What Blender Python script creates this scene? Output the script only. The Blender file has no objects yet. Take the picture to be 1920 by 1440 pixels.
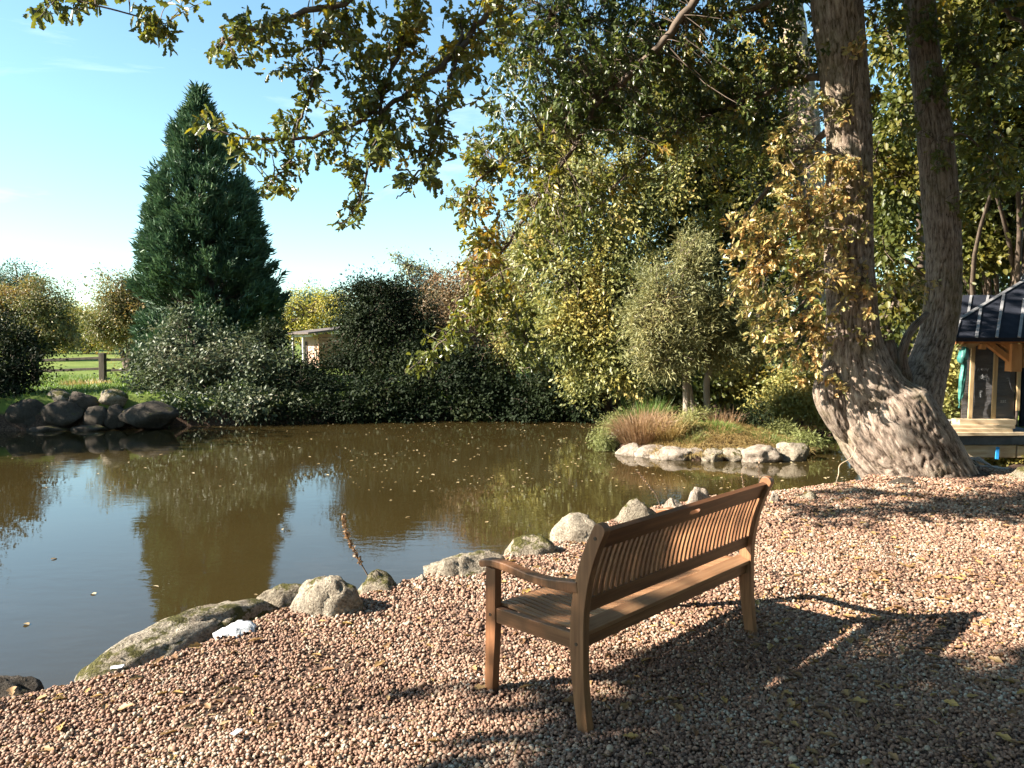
import bpy, bmesh, math
import numpy as np
from mathutils import Vector, Matrix

SC = bpy.context.scene
COL = SC.collection
RNG = np.random.default_rng(7)

# ---------------------------------------------------------------- camera, sky, sun, exposure
F = 1441.0                      # focal length in pixels of the 1920 wide photograph
EYE = 1.62
PITCH = math.atan(80.0 / F)     # the horizon lies 80 px above the middle
cam_d = bpy.data.cameras.new('camera')
cam_d.sensor_width = 36.0
cam_d.lens = 36.0 * F / 1920.0
cam_d.clip_start = 0.05
cam_d.clip_end = 3000
cam = bpy.data.objects.new('camera', cam_d)
COL.objects.link(cam)
cam.location = (0, 0, EYE)
cam.rotation_euler = (math.pi / 2 - PITCH, 0, 0)
SC.camera = cam

SUN_EL = math.radians(31.0)
SUN_AZ = math.atan2(-0.97, -0.235)          # direction towards the sun, measured from +Y towards +X
SUN_V = Vector((math.sin(SUN_AZ) * math.cos(SUN_EL), math.cos(SUN_AZ) * math.cos(SUN_EL), math.sin(SUN_EL)))
world = bpy.data.worlds.new('World')
SC.world = world
world.use_nodes = True
wn = world.node_tree.nodes
wl = world.node_tree.links
wn.clear()
w_out = wn.new('ShaderNodeOutputWorld')
w_bg = wn.new('ShaderNodeBackground')
w_sky = wn.new('ShaderNodeTexSky')
w_sky.sky_type = 'NISHITA'
w_sky.sun_disc = False
w_sky.sun_elevation = SUN_EL
w_sky.sun_rotation = SUN_AZ
w_sky.altitude = 50
w_sky.air_density = 1.0
w_sky.dust_density = 0.35
w_sky.ozone_density = 1.0
# thin wisps of cirrus over the whole sky
w_tc = wn.new('ShaderNodeTexCoord')
w_map = wn.new('ShaderNodeMapping')
w_map.inputs['Scale'].default_value = (1.2, 2.2, 7.0)
w_noise = wn.new('ShaderNodeTexNoise')
w_noise.inputs['Scale'].default_value = 2.3
w_noise.inputs['Detail'].default_value = 7
w_noise.inputs['Roughness'].default_value = 0.6
w_noise.inputs['Distortion'].default_value = 0.6
w_ramp = wn.new('ShaderNodeValToRGB')
w_ramp.color_ramp.elements[0].position = 0.58
w_ramp.color_ramp.elements[0].color = (0, 0, 0, 1)
w_ramp.color_ramp.elements[1].position = 0.80
w_ramp.color_ramp.elements[1].color = (0.25, 0.25, 0.25, 1)
w_mix = wn.new('ShaderNodeMixRGB')
w_mix.inputs['Color2'].default_value = (9.0, 9.3, 9.6, 1)
wl.new(w_tc.outputs['Generated'], w_map.inputs['Vector'])
wl.new(w_map.outputs['Vector'], w_noise.inputs['Vector'])
wl.new(w_noise.outputs['Fac'], w_ramp.inputs['Fac'])
wl.new(w_ramp.outputs['Color'], w_mix.inputs['Fac'])
w_tint = wn.new('ShaderNodeMixRGB')
w_tint.blend_type = 'MULTIPLY'
w_tint.inputs['Fac'].default_value = 1.0
w_tint.inputs['Color2'].default_value = (0.90, 1.10, 1.06, 1)
wl.new(w_sky.outputs['Color'], w_tint.inputs['Color1'])
wl.new(w_tint.outputs['Color'], w_mix.inputs['Color1'])
wl.new(w_mix.outputs['Color'], w_bg.inputs['Color'])
w_bg.inputs['Strength'].default_value = 0.060
wl.new(w_bg.outputs['Background'], w_out.inputs['Surface'])

sun_d = bpy.data.lights.new('sun', 'SUN')
sun_d.energy = 5.0
sun_d.angle = math.radians(0.53)
sun_d.color = (1.0, 0.93, 0.82)
sun = bpy.data.objects.new('sun', sun_d)
COL.objects.link(sun)
sun.rotation_euler = SUN_V.to_track_quat('Z', 'Y').to_euler()

SC.view_settings.view_transform = 'Standard'
SC.view_settings.look = 'None'
SC.view_settings.exposure = 2.2
SC.view_settings.gamma = 1.0
SC.view_settings.use_curve_mapping = False
SC.render.engine = 'CYCLES'
SC.cycles.max_bounces = 6
SC.cycles.diffuse_bounces = 3
SC.cycles.glossy_bounces = 3
SC.cycles.transmission_bounces = 3
SC.cycles.use_adaptive_sampling = True
SC.cycles.adaptive_threshold = 0.02
SC.cycles.use_denoising = True

# ---------------------------------------------------------------- helpers
cp, sp_ = math.cos(PITCH), math.sin(PITCH)

def P(u, v, d):
    """world point that the photograph shows at pixel (u, v), d metres ahead"""
    x = (u - 960.0) / F
    y = (720.0 - v) / F
    dx, dy, dz = x, cp + y * sp_, -sp_ + y * cp
    k = d / dy
    return np.array((dx * k, d, EYE + dz * k))

def G(u, v, z=0.0):
    """world point on the level z seen at pixel (u, v)"""
    x = (u - 960.0) / F
    y = (720.0 - v) / F
    dx, dy, dz = x, cp + y * sp_, -sp_ + y * cp
    k = (z - EYE) / dz
    return np.array((dx * k, dy * k, z))

def _hash(ix, iy, iz, seed):
    h = (ix * 374761393 + iy * 668265263 + iz * 2147483647 + seed * 1274126177) & 0xFFFFFFFF
    h = ((h ^ (h >> 13)) * 1274126177) & 0xFFFFFFFF
    h = ((h ^ (h >> 16)) * 2246822519) & 0xFFFFFFFF
    return ((h ^ (h >> 15)) & 0xFFFFFF) / float(0xFFFFFF)

def vnoise(p, seed=0):
    p = np.asarray(p, dtype=np.float64)
    i = np.floor(p).astype(np.int64)
    f = p - i
    f = f * f * (3 - 2 * f)
    r = 0
    for a in (0, 1):
        wx = f[:, 0] if a else 1 - f[:, 0]
        for b in (0, 1):
            wy = f[:, 1] if b else 1 - f[:, 1]
            for c in (0, 1):
                wz = f[:, 2] if c else 1 - f[:, 2]
                r = r + wx * wy * wz * _hash(i[:, 0] + a, i[:, 1] + b, i[:, 2] + c, seed)
    return r

def fbm(p, octv=4, seed=0, gain=0.5):
    r, a, t = 0, 1.0, 0.0
    p = np.asarray(p, dtype=np.float64)
    for k in range(octv):
        r = r + a * vnoise(p, seed + k * 17)
        t += a
        a *= gain
        p = p * 2.03 + 11.3
    return r / t

def norm(v):
    return v / np.maximum(np.linalg.norm(v, axis=-1, keepdims=True), 1e-9)

def smooth(a, b, x):
    t = np.clip((x - a) / (b - a), 0, 1)
    return t * t * (3 - 2 * t)

def mesh_np(name, V, Fs, mat=None, smooth_sh=False):
    """V (n,3); Fs a list of (m,k) index arrays"""
    me = bpy.data.meshes.new(name)
    V = np.ascontiguousarray(V, dtype=np.float32)
    me.vertices.add(len(V))
    me.vertices.foreach_set('co', V.ravel())
    Fs = [np.asarray(f, dtype=np.int32) for f in Fs if len(f)]
    loops = np.concatenate([f.ravel() for f in Fs])
    tot = np.concatenate([np.full(len(f), f.shape[1], dtype=np.int32) for f in Fs])
    start = np.concatenate(([0], np.cumsum(tot)[:-1])).astype(np.int32)
    me.loops.add(len(loops))
    me.loops.foreach_set('vertex_index', loops)
    me.polygons.add(len(tot))
    me.polygons.foreach_set('loop_start', start)
    me.polygons.foreach_set('loop_total', tot)
    if smooth_sh:
        me.polygons.foreach_set('use_smooth', np.ones(len(tot), dtype=bool))
    me.update(calc_edges=True)
    me.validate()
    if mat:
        me.materials.append(mat)
    return me

def link(name, me, parent=None):
    o = bpy.data.objects.new(name, me)
    COL.objects.link(o)
    if parent is not None:
        o.parent = parent
    return o

def tag(o, label=None, cat=None, group=None, kind=None):
    if label: o['label'] = label
    if cat: o['category'] = cat
    if group: o['group'] = group
    if kind: o['kind'] = kind
    return o

def empty(name, loc=(0, 0, 0), rz=0.0):
    o = bpy.data.objects.new(name, None)
    COL.objects.link(o)
    o.location = loc
    o.rotation_euler = (0, 0, rz)
    o.empty_display_size = 0.2
    return o

def child_world(name, me, parent):
    """child whose mesh is already in world coordinates"""
    o = link(name, me, parent)
    o.matrix_parent_inverse = Matrix.Translation(-Vector(parent.location))
    return o

class MB:
    """collects small solids in one bmesh"""
    def __init__(self):
        self.bm = bmesh.new()
    def box(self, c, s, rot=None):
        m = Matrix.Translation(Vector(c))
        if rot is not None:
            m = m @ rot.to_4x4()
        m = m @ Matrix.Diagonal((s[0], s[1], s[2], 1))
        bmesh.ops.create_cube(self.bm, size=1.0, matrix=m)
        return self
    def beam(self, a, b, w, h, up=(0, 0, 1)):
        a, b = Vector(a), Vector(b)
        d = b - a
        y = d.normalized()
        x = y.cross(Vector(up)).normalized()
        z = x.cross(y)
        r = Matrix((x, y, z)).transposed()
        return self.box((a + b) / 2, (w, d.length, h), r)
    def prism(self, poly, w, axis_o, ex, ey, ez):
        """poly of (p, q) in the ex, ey plane, thickness w along ez, centred on axis_o"""
        o, ex, ey, ez = Vector(axis_o), Vector(ex), Vector(ey), Vector(ez)
        lo = [self.bm.verts.new(o + ex * p + ey * q - ez * w / 2) for p, q in poly]
        hi = [self.bm.verts.new(o + ex * p + ey * q + ez * w / 2) for p, q in poly]
        n = len(poly)
        self.bm.faces.new(lo[::-1])
        self.bm.faces.new(hi)
        for i in range(n):
            j = (i + 1) % n
            self.bm.faces.new((lo[i], lo[j], hi[j], hi[i]))
        return self
    def mesh(self, name, mat, bevel=0.0, seg=2):
        bm = self.bm
        bmesh.ops.recalc_face_normals(bm, faces=bm.faces)
        if bevel > 0:
            es = [e for e in bm.edges if len(e.link_faces) == 2 and e.calc_face_angle(0) > 0.6]
            bmesh.ops.bevel(bm, geom=es, offset=bevel, segments=seg, profile=0.6, affect='EDGES', clamp_overlap=True)
        me = bpy.data.meshes.new(name)
        bm.to_mesh(me)
        bm.free()
        if mat:
            me.materials.append(mat)
        return me
    def build(self, name, mat, parent=None, bevel=0.0, seg=2):
        return link(name, self.mesh(name, mat, bevel, seg), parent)

def tube_arrays(pts, rad, n=8, cap=True):
    pts = np.asarray(pts, float)
    rad = np.asarray(rad, float)
    t = np.gradient(pts, axis=0)
    t = norm(t)
    ref = np.array((0.31, 0.95, 0.05)) if abs(t[0][1]) < 0.8 else np.array((1.0, 0.1, 0.05))
    rings = []
    x = np.cross(ref, t[0]); x /= np.linalg.norm(x)
    ang = np.linspace(0, 2 * math.pi, n, endpoint=False)
    for k in range(len(pts)):
        x = x - t[k] * np.dot(x, t[k]); x /= max(np.linalg.norm(x), 1e-9)
        y = np.cross(t[k], x)
        rings.append(pts[k] + rad[k] * (np.cos(ang)[:, None] * x + np.sin(ang)[:, None] * y))
    V = np.concatenate(rings)
    m = len(pts)
    i = np.arange(m - 1)[:, None] * n
    j = np.arange(n)[None, :]
    jn = (j + 1) % n
    Q = np.stack((i + j, i + jn, i + n + jn, i + n + j), axis=-1).reshape(-1, 4)
    return V, Q

class TubeSet:
    def __init__(self):
        self.V, self.Q, self.n = [], [], 0
    def add(self, pts, rad, n=5):
        V, Q = tube_arrays(pts, rad, n)
        self.V.append(V); self.Q.append(Q + self.n); self.n += len(V)
    def mesh(self, name, mat, smooth_sh=True):
        return mesh_np(name, np.concatenate(self.V), [np.concatenate(self.Q)], mat, smooth_sh)

def spline(pts, k=6):
    """Catmull-Rom through rows of pts"""
    p = np.asarray(pts, float)
    p = np.vstack((2 * p[0] - p[1], p, 2 * p[-1] - p[-2]))
    out = []
    for i in range(1, len(p) - 2):
        for s in np.linspace(0, 1, k, endpoint=False):
            a, b, c, d = p[i - 1], p[i], p[i + 1], p[i + 2]
            out.append(0.5 * ((2 * b) + (c - a) * s + (2 * a - 5 * b + 4 * c - d) * s ** 2 + (3 * b - a - 3 * c + d) * s ** 3))
    out.append(p[-2])
    return np.array(out)

# ---------------------------------------------------------------- materials
def new_mat(name):
    m = bpy.data.materials.new(name)
    m.use_nodes = True
    nt = m.node_tree
    nt.nodes.clear()
    out = nt.nodes.new('ShaderNodeOutputMaterial')
    return m, nt, out

def N(nt, t, **kw):
    n = nt.nodes.new(t)
    for k, v in kw.items():
        n.inputs[k.replace('_', ' ')].default_value = v
    return n

def ramp(nt, cols):
    r = nt.nodes.new('ShaderNodeValToRGB')
    e = r.color_ramp.elements
    while len(e) < len(cols):
        e.new(0.5)
    for i, (p, c) in enumerate(cols):
        e[i].position = p
        e[i].color = (*c, 1)
    return r

def math_n(nt, op, a=None, b=None, clamp=False):
    n = nt.nodes.new('ShaderNodeMath')
    n.operation = op
    n.use_clamp = clamp
    for i, x in enumerate((a, b)):
        if x is None: continue
        if isinstance(x, (int, float)): n.inputs[i].default_value = x
        else: nt.links.new(x, n.inputs[i])
    return n.outputs[0]

def leaf_mat(name, cols, trans=0.3, nscale=0.8, nw=0.55, rough=0.5, spec=0.35):
    m, nt, out = new_mat(name)
    g = nt.nodes.new('ShaderNodeNewGeometry')
    tc = nt.nodes.new('ShaderNodeTexCoord')
    no = N(nt, 'ShaderNodeTexNoise', Scale=nscale, Detail=3.0)
    nt.links.new(tc.outputs['Object'], no.inputs['Vector'])
    a = math_n(nt, 'MULTIPLY', g.outputs['Random Per Island'], 1 - nw)
    n2 = math_n(nt, 'MULTIPLY_ADD', no.outputs['Fac'], 2.2)
    n2.node.inputs[2].default_value = -0.6
    b = math_n(nt, 'MULTIPLY', n2, nw)
    f = math_n(nt, 'ADD', a, b, clamp=True)
    r = ramp(nt, cols)
    nt.links.new(f, r.inputs['Fac'])
    pb = N(nt, 'ShaderNodeBsdfPrincipled', Roughness=rough)
    pb.inputs['Specular IOR Level'].default_value = spec
    nt.links.new(r.outputs['Color'], pb.inputs['Base Color'])
    tr = nt.nodes.new('ShaderNodeBsdfTranslucent')
    hs = nt.nodes.new('ShaderNodeHueSaturation')
    hs.inputs['Value'].default_value = 1.5
    hs.inputs['Saturation'].default_value = 1.1
    nt.links.new(r.outputs['Color'], hs.inputs['Color'])
    nt.links.new(hs.outputs['Color'], tr.inputs['Color'])
    mx = nt.nodes.new('ShaderNodeMixShader')
    mx.inputs[0].default_value = trans
    nt.links.new(pb.outputs[0], mx.inputs[1])
    nt.links.new(tr.outputs[0], mx.inputs[2])
    nt.links.new(mx.outputs[0], out.inputs['Surface'])
    return m

def noise_mat(name, cols, scale=5.0, detail=6.0, stretch=(1, 1, 1), rough=0.8, bump=0.3, bdist=0.02, bscale=None, spec=0.3, dist=0.0, coord='Object'):
    m, nt, out = new_mat(name)
    tc = nt.nodes.new('ShaderNodeTexCoord')
    mp = nt.nodes.new('ShaderNodeMapping')
    mp.inputs['Scale'].default_value = stretch
    nt.links.new(tc.outputs[coord], mp.inputs['Vector'])
    no = N(nt, 'ShaderNodeTexNoise', Scale=scale, Detail=detail, Roughness=0.6, Distortion=dist)
    nt.links.new(mp.outputs[0], no.inputs['Vector'])
    r = ramp(nt, cols)
    nt.links.new(no.outputs['Fac'], r.inputs['Fac'])
    pb = N(nt, 'ShaderNodeBsdfPrincipled', Roughness=rough)
    pb.inputs['Specular IOR Level'].default_value = spec
    nt.links.new(r.outputs['Color'], pb.inputs['Base Color'])
    if bump:
        nb = N(nt, 'ShaderNodeTexNoise', Scale=bscale or scale * 3, Detail=5.0, Roughness=0.65)
        nt.links.new(mp.outputs[0], nb.inputs['Vector'])
        bp = N(nt, 'ShaderNodeBump', Strength=bump, Distance=bdist)
        nt.links.new(nb.outputs['Fac'], bp.inputs['Height'])
        nt.links.new(bp.outputs[0], pb.inputs['Normal'])
    nt.links.new(pb.outputs[0], out.inputs['Surface'])
    return m

M = {}
M['oak_shaded'] = leaf_mat('oak_shaded', [(0.0, (0.0272, 0.0384, 0.0112)), (0.4, (0.0504, 0.0688, 0.0168)), (0.68, (0.0824, 0.0968, 0.0200)), (0.82, (0.1840, 0.1472, 0.0320)), (0.93, (0.2480, 0.1376, 0.0368)), (1.0, (0.1104, 0.0600, 0.0272))], trans=0.28, rough=0.38, spec=0.5)  # oak leaves of the shaded canopy, the shade put into the colour
M['oak_lit'] = leaf_mat('oak_lit', [(0.0, (0.0512, 0.0616, 0.0144)), (0.35, (0.0882, 0.1016, 0.0223)), (0.6, (0.1294, 0.1320, 0.0252)), (0.78, (0.2587, 0.2024, 0.0317)), (0.92, (0.3049, 0.1672, 0.0396)), (1.0, (0.1478, 0.0752, 0.0281))], trans=0.32, rough=0.38, spec=0.5)  # brighter copy of the oak leaves, sunlight put into the colour
M['oak_gold'] = leaf_mat('oak_gold', [(0.0, (0.075, 0.095, 0.03)), (0.2, (0.15, 0.155, 0.045)), (0.42, (0.31, 0.26, 0.09)), (0.62, (0.46, 0.33, 0.14)), (0.8, (0.45, 0.25, 0.085)), (1.0, (0.38, 0.18, 0.06))], trans=0.32, nw=0.45, rough=0.38, spec=0.5)
M['maple'] = leaf_mat('maple', [(0.0, (0.0315, 0.0457, 0.0110)), (0.5, (0.0764, 0.0871, 0.0194)), (0.8, (0.1522, 0.1322, 0.0271)), (1.0, (0.2686, 0.1671, 0.0387))], trans=0.35, rough=0.45, spec=0.35, nw=0.7)
M['hazel'] = leaf_mat('hazel', [(0.0, (0.0821, 0.0994, 0.0320)), (0.45, (0.1782, 0.1799, 0.0578)), (0.75, (0.3284, 0.2734, 0.0772)), (0.92, (0.4510, 0.3101, 0.1031)), (1.0, (0.3830, 0.1860, 0.0772))], trans=0.3, rough=0.45, spec=0.35, nw=0.7)
M['willow'] = leaf_mat('willow', [(0.0, (0.1062, 0.1125, 0.0435)), (0.5, (0.1879, 0.1855, 0.0765)), (0.85, (0.2819, 0.2477, 0.0983)), (1.0, (0.3289, 0.2477, 0.1087))], trans=0.25)
M['dark_shrub'] = leaf_mat('dark_shrub', spec=0.12, rough=0.65, cols=[(0.0, (0.0078, 0.0126, 0.0048)), (0.6, (0.0150, 0.0228, 0.0078)), (0.9, (0.0306, 0.0360, 0.0120)), (1.0, (0.0510, 0.0408, 0.0144))], trans=0.15)
M['grey_shrub'] = leaf_mat('grey_shrub', [(0.0, (0.0349, 0.0497, 0.0225)), (0.5, (0.0694, 0.0870, 0.0385)), (0.8, (0.1249, 0.1268, 0.0708)), (1.0, (0.1810, 0.1465, 0.0899))], trans=0.2, rough=0.5, spec=0.3)
M['brown_shrub'] = leaf_mat('brown_shrub', [(0.0, (0.0773, 0.0678, 0.0336)), (0.4, (0.1546, 0.1170, 0.0560)), (0.7, (0.2447, 0.1478, 0.0784)), (1.0, (0.2834, 0.1109, 0.0672))], trans=0.2)
M['yellow_tree'] = leaf_mat('yellow_tree', [(0.0, (0.1449, 0.1617, 0.0315)), (0.5, (0.2898, 0.2656, 0.0525)), (0.85, (0.4347, 0.3234, 0.0630)), (1.0, (0.4347, 0.2310, 0.0630))], trans=0.3)
M['autumn_tree'] = leaf_mat('autumn_tree', [(0.0, (0.0735, 0.0892, 0.0263)), (0.45, (0.1260, 0.1260, 0.0420)), (0.7, (0.2310, 0.1680, 0.0525)), (0.9, (0.3360, 0.1785, 0.0525)), (1.0, (0.2625, 0.1260, 0.0525))], trans=0.25, nscale=0.35)
M['far_green'] = leaf_mat('far_green', [(0.0, (0.0420, 0.0660, 0.0360)), (0.6, (0.0720, 0.1020, 0.0540)), (1.0, (0.1320, 0.1440, 0.0720))], trans=0.2)
M['sequoia'] = leaf_mat('sequoia', [(0.0, (0.0281, 0.0551, 0.0272)), (0.5, (0.0544, 0.0997, 0.0472)), (0.85, (0.0935, 0.1463, 0.0632)), (1.0, (0.1717, 0.1339, 0.0528))], trans=0.12, nscale=0.7, rough=0.55)
M['straw'] = leaf_mat('straw', [(0.0, (0.1767, 0.1145, 0.0393)), (0.5, (0.3357, 0.2379, 0.0943)), (1.0, (0.4594, 0.3524, 0.1571))], trans=0.25, nscale=2.0)
M['tussock'] = leaf_mat('tussock', [(0.0, (0.1584, 0.0875, 0.0420)), (0.5, (0.2592, 0.1575, 0.0840)), (1.0, (0.3456, 0.2380, 0.1260))], trans=0.25, nscale=2.0)
M['blade_green'] = leaf_mat('blade_green', [(0.0, (0.0569, 0.1008, 0.0196)), (0.6, (0.1137, 0.1705, 0.0350)), (1.0, (0.2113, 0.2015, 0.0624))], trans=0.3, nscale=0.6)
M['spurge'] = leaf_mat('spurge', [(0.0, (0.1176, 0.1428, 0.0420)), (0.6, (0.2184, 0.2268, 0.0756)), (1.0, (0.3024, 0.2688, 0.1008))], trans=0.25)
M['fallen'] = leaf_mat('fallen', [(0.0, (0.1275, 0.0618, 0.0263)), (0.35, (0.2104, 0.1179, 0.0525)), (0.7, (0.2869, 0.1797, 0.0735)), (0.9, (0.3315, 0.2134, 0.0630)), (1.0, (0.3697, 0.2696, 0.1890))], trans=0.15, nw=0.15)
M['floating'] = leaf_mat('floating', [(0.0, (0.1860, 0.1200, 0.0522)), (0.5, (0.2976, 0.2160, 0.1044)), (1.0, (0.3844, 0.3120, 0.1972))], trans=0.05, nw=0.1)
M['twig'] = noise_mat('twig', [(0.3, (0.07, 0.05, 0.035)), (0.7, (0.15, 0.11, 0.08))], scale=9, rough=0.85, bump=0.2)
M['bark_pale'] = noise_mat('bark_pale', [(0.3, (0.1200, 0.0900, 0.0675)), (0.6, (0.2550, 0.2025, 0.1575)), (0.8, (0.3450, 0.2850, 0.2325))], scale=4, stretch=(1, 1, 0.25), rough=0.9, bump=0.6, bdist=0.03)
def bark_mat(name, dark, mid, light, moss=0.35):
    m, nt, out = new_mat(name)
    tc = nt.nodes.new('ShaderNodeTexCoord')
    mp = nt.nodes.new('ShaderNodeMapping')
    mp.inputs['Scale'].default_value = (1, 1, 0.24)
    bu = nt.nodes.new('ShaderNodeAttribute')
    bu.attribute_name = 'barkuv'
    nt.links.new(bu.outputs['Vector'], mp.inputs['Vector'])
    no = N(nt, 'ShaderNodeTexNoise', Scale=44.0, Detail=7.0, Roughness=0.7, Distortion=1.6)
    nt.links.new(mp.outputs[0], no.inputs['Vector'])
    at = nt.nodes.new('ShaderNodeAttribute')
    at.attribute_name = 'ridge'
    f = math_n(nt, 'ADD', math_n(nt, 'MULTIPLY', no.outputs['Fac'], 0.75), math_n(nt, 'MULTIPLY', at.outputs['Fac'], 0.32))
    r = ramp(nt, [(0.38, dark), (0.55, mid), (0.80, light)])
    nt.links.new(f, r.inputs['Fac'])
    nm = N(nt, 'ShaderNodeTexNoise', Scale=1.7, Detail=5.0, Roughness=0.7)
    nt.links.new(tc.outputs['Object'], nm.inputs['Vector'])
    rm = ramp(nt, [(0.50, (0, 0, 0)), (0.66, (moss, moss, moss))])
    nt.links.new(nm.outputs['Fac'], rm.inputs['Fac'])
    mx = nt.nodes.new('ShaderNodeMixRGB')
    mx.inputs['Color2'].default_value = (0.16, 0.15, 0.05, 1)
    nt.links.new(rm.outputs['Color'], mx.inputs['Fac'])
    nt.links.new(r.outputs['Color'], mx.inputs['Color1'])
    pb = N(nt, 'ShaderNodeBsdfPrincipled', Roughness=0.9)
    pb.inputs['Specular IOR Level'].default_value = 0.15
    nt.links.new(mx.outputs[0], pb.inputs['Base Color'])
    bp = N(nt, 'ShaderNodeBump', Strength=1.0, Distance=0.035)
    nt.links.new(no.outputs['Fac'], bp.inputs['Height'])
    nt.links.new(bp.outputs[0], pb.inputs['Normal'])
    nt.links.new(pb.outputs[0], out.inputs['Surface'])
    return m

M['oak_bark'] = bark_mat('oak_bark', (0.055, 0.037, 0.026), (0.28, 0.208, 0.158), (0.54, 0.44, 0.355))

def rock_mat(name, lo, hi, moss, moss_col=(0.062, 0.055, 0.014)):
    m, nt, out = new_mat(name)
    tc = nt.nodes.new('ShaderNodeTexCoord')
    no = N(nt, 'ShaderNodeTexNoise', Scale=6.5, Detail=9.0, Roughness=0.72, Distortion=0.4)
    nt.links.new(tc.outputs['Object'], no.inputs['Vector'])
    r = ramp(nt, [(0.32, lo), (0.46, tuple(a * 0.4 + b * 0.6 for a, b in zip(lo, hi))), (0.6, hi), (0.72, tuple(min(0.6, b * 1.25) for b in hi))])
    nt.links.new(no.outputs['Fac'], r.inputs['Fac'])
    sp = N(nt, 'ShaderNodeTexNoise', Scale=75.0, Detail=4.0)
    nt.links.new(tc.outputs['Object'], sp.inputs['Vector'])
    rs = ramp(nt, [(0.35, (0.55, 0.52, 0.5)), (0.55, (1, 1, 1)), (0.7, (1.15, 1.13, 1.1))])
    nt.links.new(sp.outputs['Fac'], rs.inputs['Fac'])
    mu = nt.nodes.new('ShaderNodeMixRGB')
    mu.blend_type = 'MULTIPLY'
    mu.inputs['Fac'].default_value = 1.0
    nt.links.new(r.outputs['Color'], mu.inputs['Color1'])
    nt.links.new(rs.outputs['Color'], mu.inputs['Color2'])
    # moss grows in patches on the upper faces
    ge = nt.nodes.new('ShaderNodeNewGeometry')
    sx = nt.nodes.new('ShaderNodeSeparateXYZ')
    nt.links.new(ge.outputs['True Normal'], sx.inputs[0])
    nm = N(nt, 'ShaderNodeTexNoise', Scale=3.6, Detail=7.0, Roughness=0.7)
    nt.links.new(tc.outputs['Object'], nm.inputs['Vector'])
    f = math_n(nt, 'ADD', math_n(nt, 'MULTIPLY', sx.outputs['Z'], 0.16), nm.outputs['Fac'])
    rm = ramp(nt, [(0.80 - moss, (0, 0, 0)), (0.86 - moss, (1, 1, 1))])
    nt.links.new(f, rm.inputs['Fac'])
    mc = ramp(nt, [(0.3, tuple(c * 0.6 for c in moss_col)), (0.7, tuple(c * 1.6 for c in moss_col))])
    nt.links.new(sp.outputs['Fac'], mc.inputs['Fac'])
    mx = nt.nodes.new('ShaderNodeMixRGB')
    nt.links.new(rm.outputs['Color'], mx.inputs['Fac'])
    nt.links.new(mu.outputs[0], mx.inputs['Color1'])
    nt.links.new(mc.outputs['Color'], mx.inputs['Color2'])
    pb = N(nt, 'ShaderNodeBsdfPrincipled', Roughness=0.88)
    pb.inputs['Specular IOR Level'].default_value = 0.2
    nt.links.new(mx.outputs[0], pb.inputs['Base Color'])
    h = math_n(nt, 'ADD', math_n(nt, 'MULTIPLY', no.outputs['Fac'], 1.0), math_n(nt, 'MULTIPLY', sp.outputs['Fac'], 0.3))
    bp = N(nt, 'ShaderNodeBump', Strength=1.0, Distance=0.06)
    nt.links.new(h, bp.inputs['Height'])
    nt.links.new(bp.outputs[0], pb.inputs['Normal'])
    nt.links.new(pb.outputs[0], out.inputs['Surface'])
    return m

M['rock'] = rock_mat('rock', (0.11, 0.083, 0.056), (0.36, 0.305, 0.23), 0.165)
M['rock_mossy'] = rock_mat('rock_mossy', (0.095, 0.072, 0.048), (0.32, 0.27, 0.20), 0.225)
M['rock_pale'] = rock_mat('rock_pale', (0.15, 0.11, 0.08), (0.38, 0.315, 0.25), 0.03)
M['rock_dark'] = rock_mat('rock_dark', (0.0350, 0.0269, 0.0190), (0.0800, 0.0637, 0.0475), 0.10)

# ---------------------------------------------------------------- the ground and the pond
WATER_Z = -0.55
NEAR = [(-2.75, 3.15), (-2.25, 3.50), (-1.98, 3.75), (-1.62, 4.35), (-1.35, 4.72), (-1.05, 4.80), (-0.82, 5.15), (-0.50, 5.45), (0.02, 5.85),
        (0.45, 6.45), (0.90, 7.05), (1.45, 7.6), (2.05, 8.05), (2.74, 8.3), (3.44, 8.6), (4.05, 8.8), (4.45, 9.6), (5.4, 10.9), (7.0, 11.6), (9.2, 13.2)]
FARSHORE = [(10.5, 16.5), (9.6, 20.0), (5.0, 22.2), (0.6, 21.8), (-4.6, 20.9), (-8.7, 19.7), (-12.3, 18.7), (-17, 17.3), (-20, 12), (-16, 6.5), (-9.0, 3.6), (-4.5, 2.7)]
POND = np.array(NEAR + FARSHORE)
ISLE = np.array([(1.75, 15.9), (2.05, 14.9), (2.7, 14.1), (3.5, 13.8), (4.4, 13.75), (5.3, 14.2), (6.1, 15.0), (6.2, 16.6), (5.2, 17.9), (3.5, 18.2), (2.2, 17.4)])

def sdist(pts, poly):
    """distance to the outline of poly, negative inside"""
    d2 = np.full(len(pts), 1e18)
    ins = np.zeros(len(pts), bool)
    n = len(poly)
    for i in range(n):
        a, b = poly[i], poly[(i + 1) % n]
        e = b - a
        w = pts - a
        t = np.clip((w @ e) / (e @ e), 0, 1)
        d2 = np.minimum(d2, ((w - t[:, None] * e) ** 2).sum(1))
        c = (a[1] <= pts[:, 1]) != (b[1] <= pts[:, 1])
        xi = a[0] + (pts[:, 1] - a[1]) / (e[1] if abs(e[1]) > 1e-9 else 1e-9) * e[0]
        ins ^= c & (pts[:, 0] < xi)
    d = np.sqrt(d2)
    return np.where(ins, -d, d)

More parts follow.
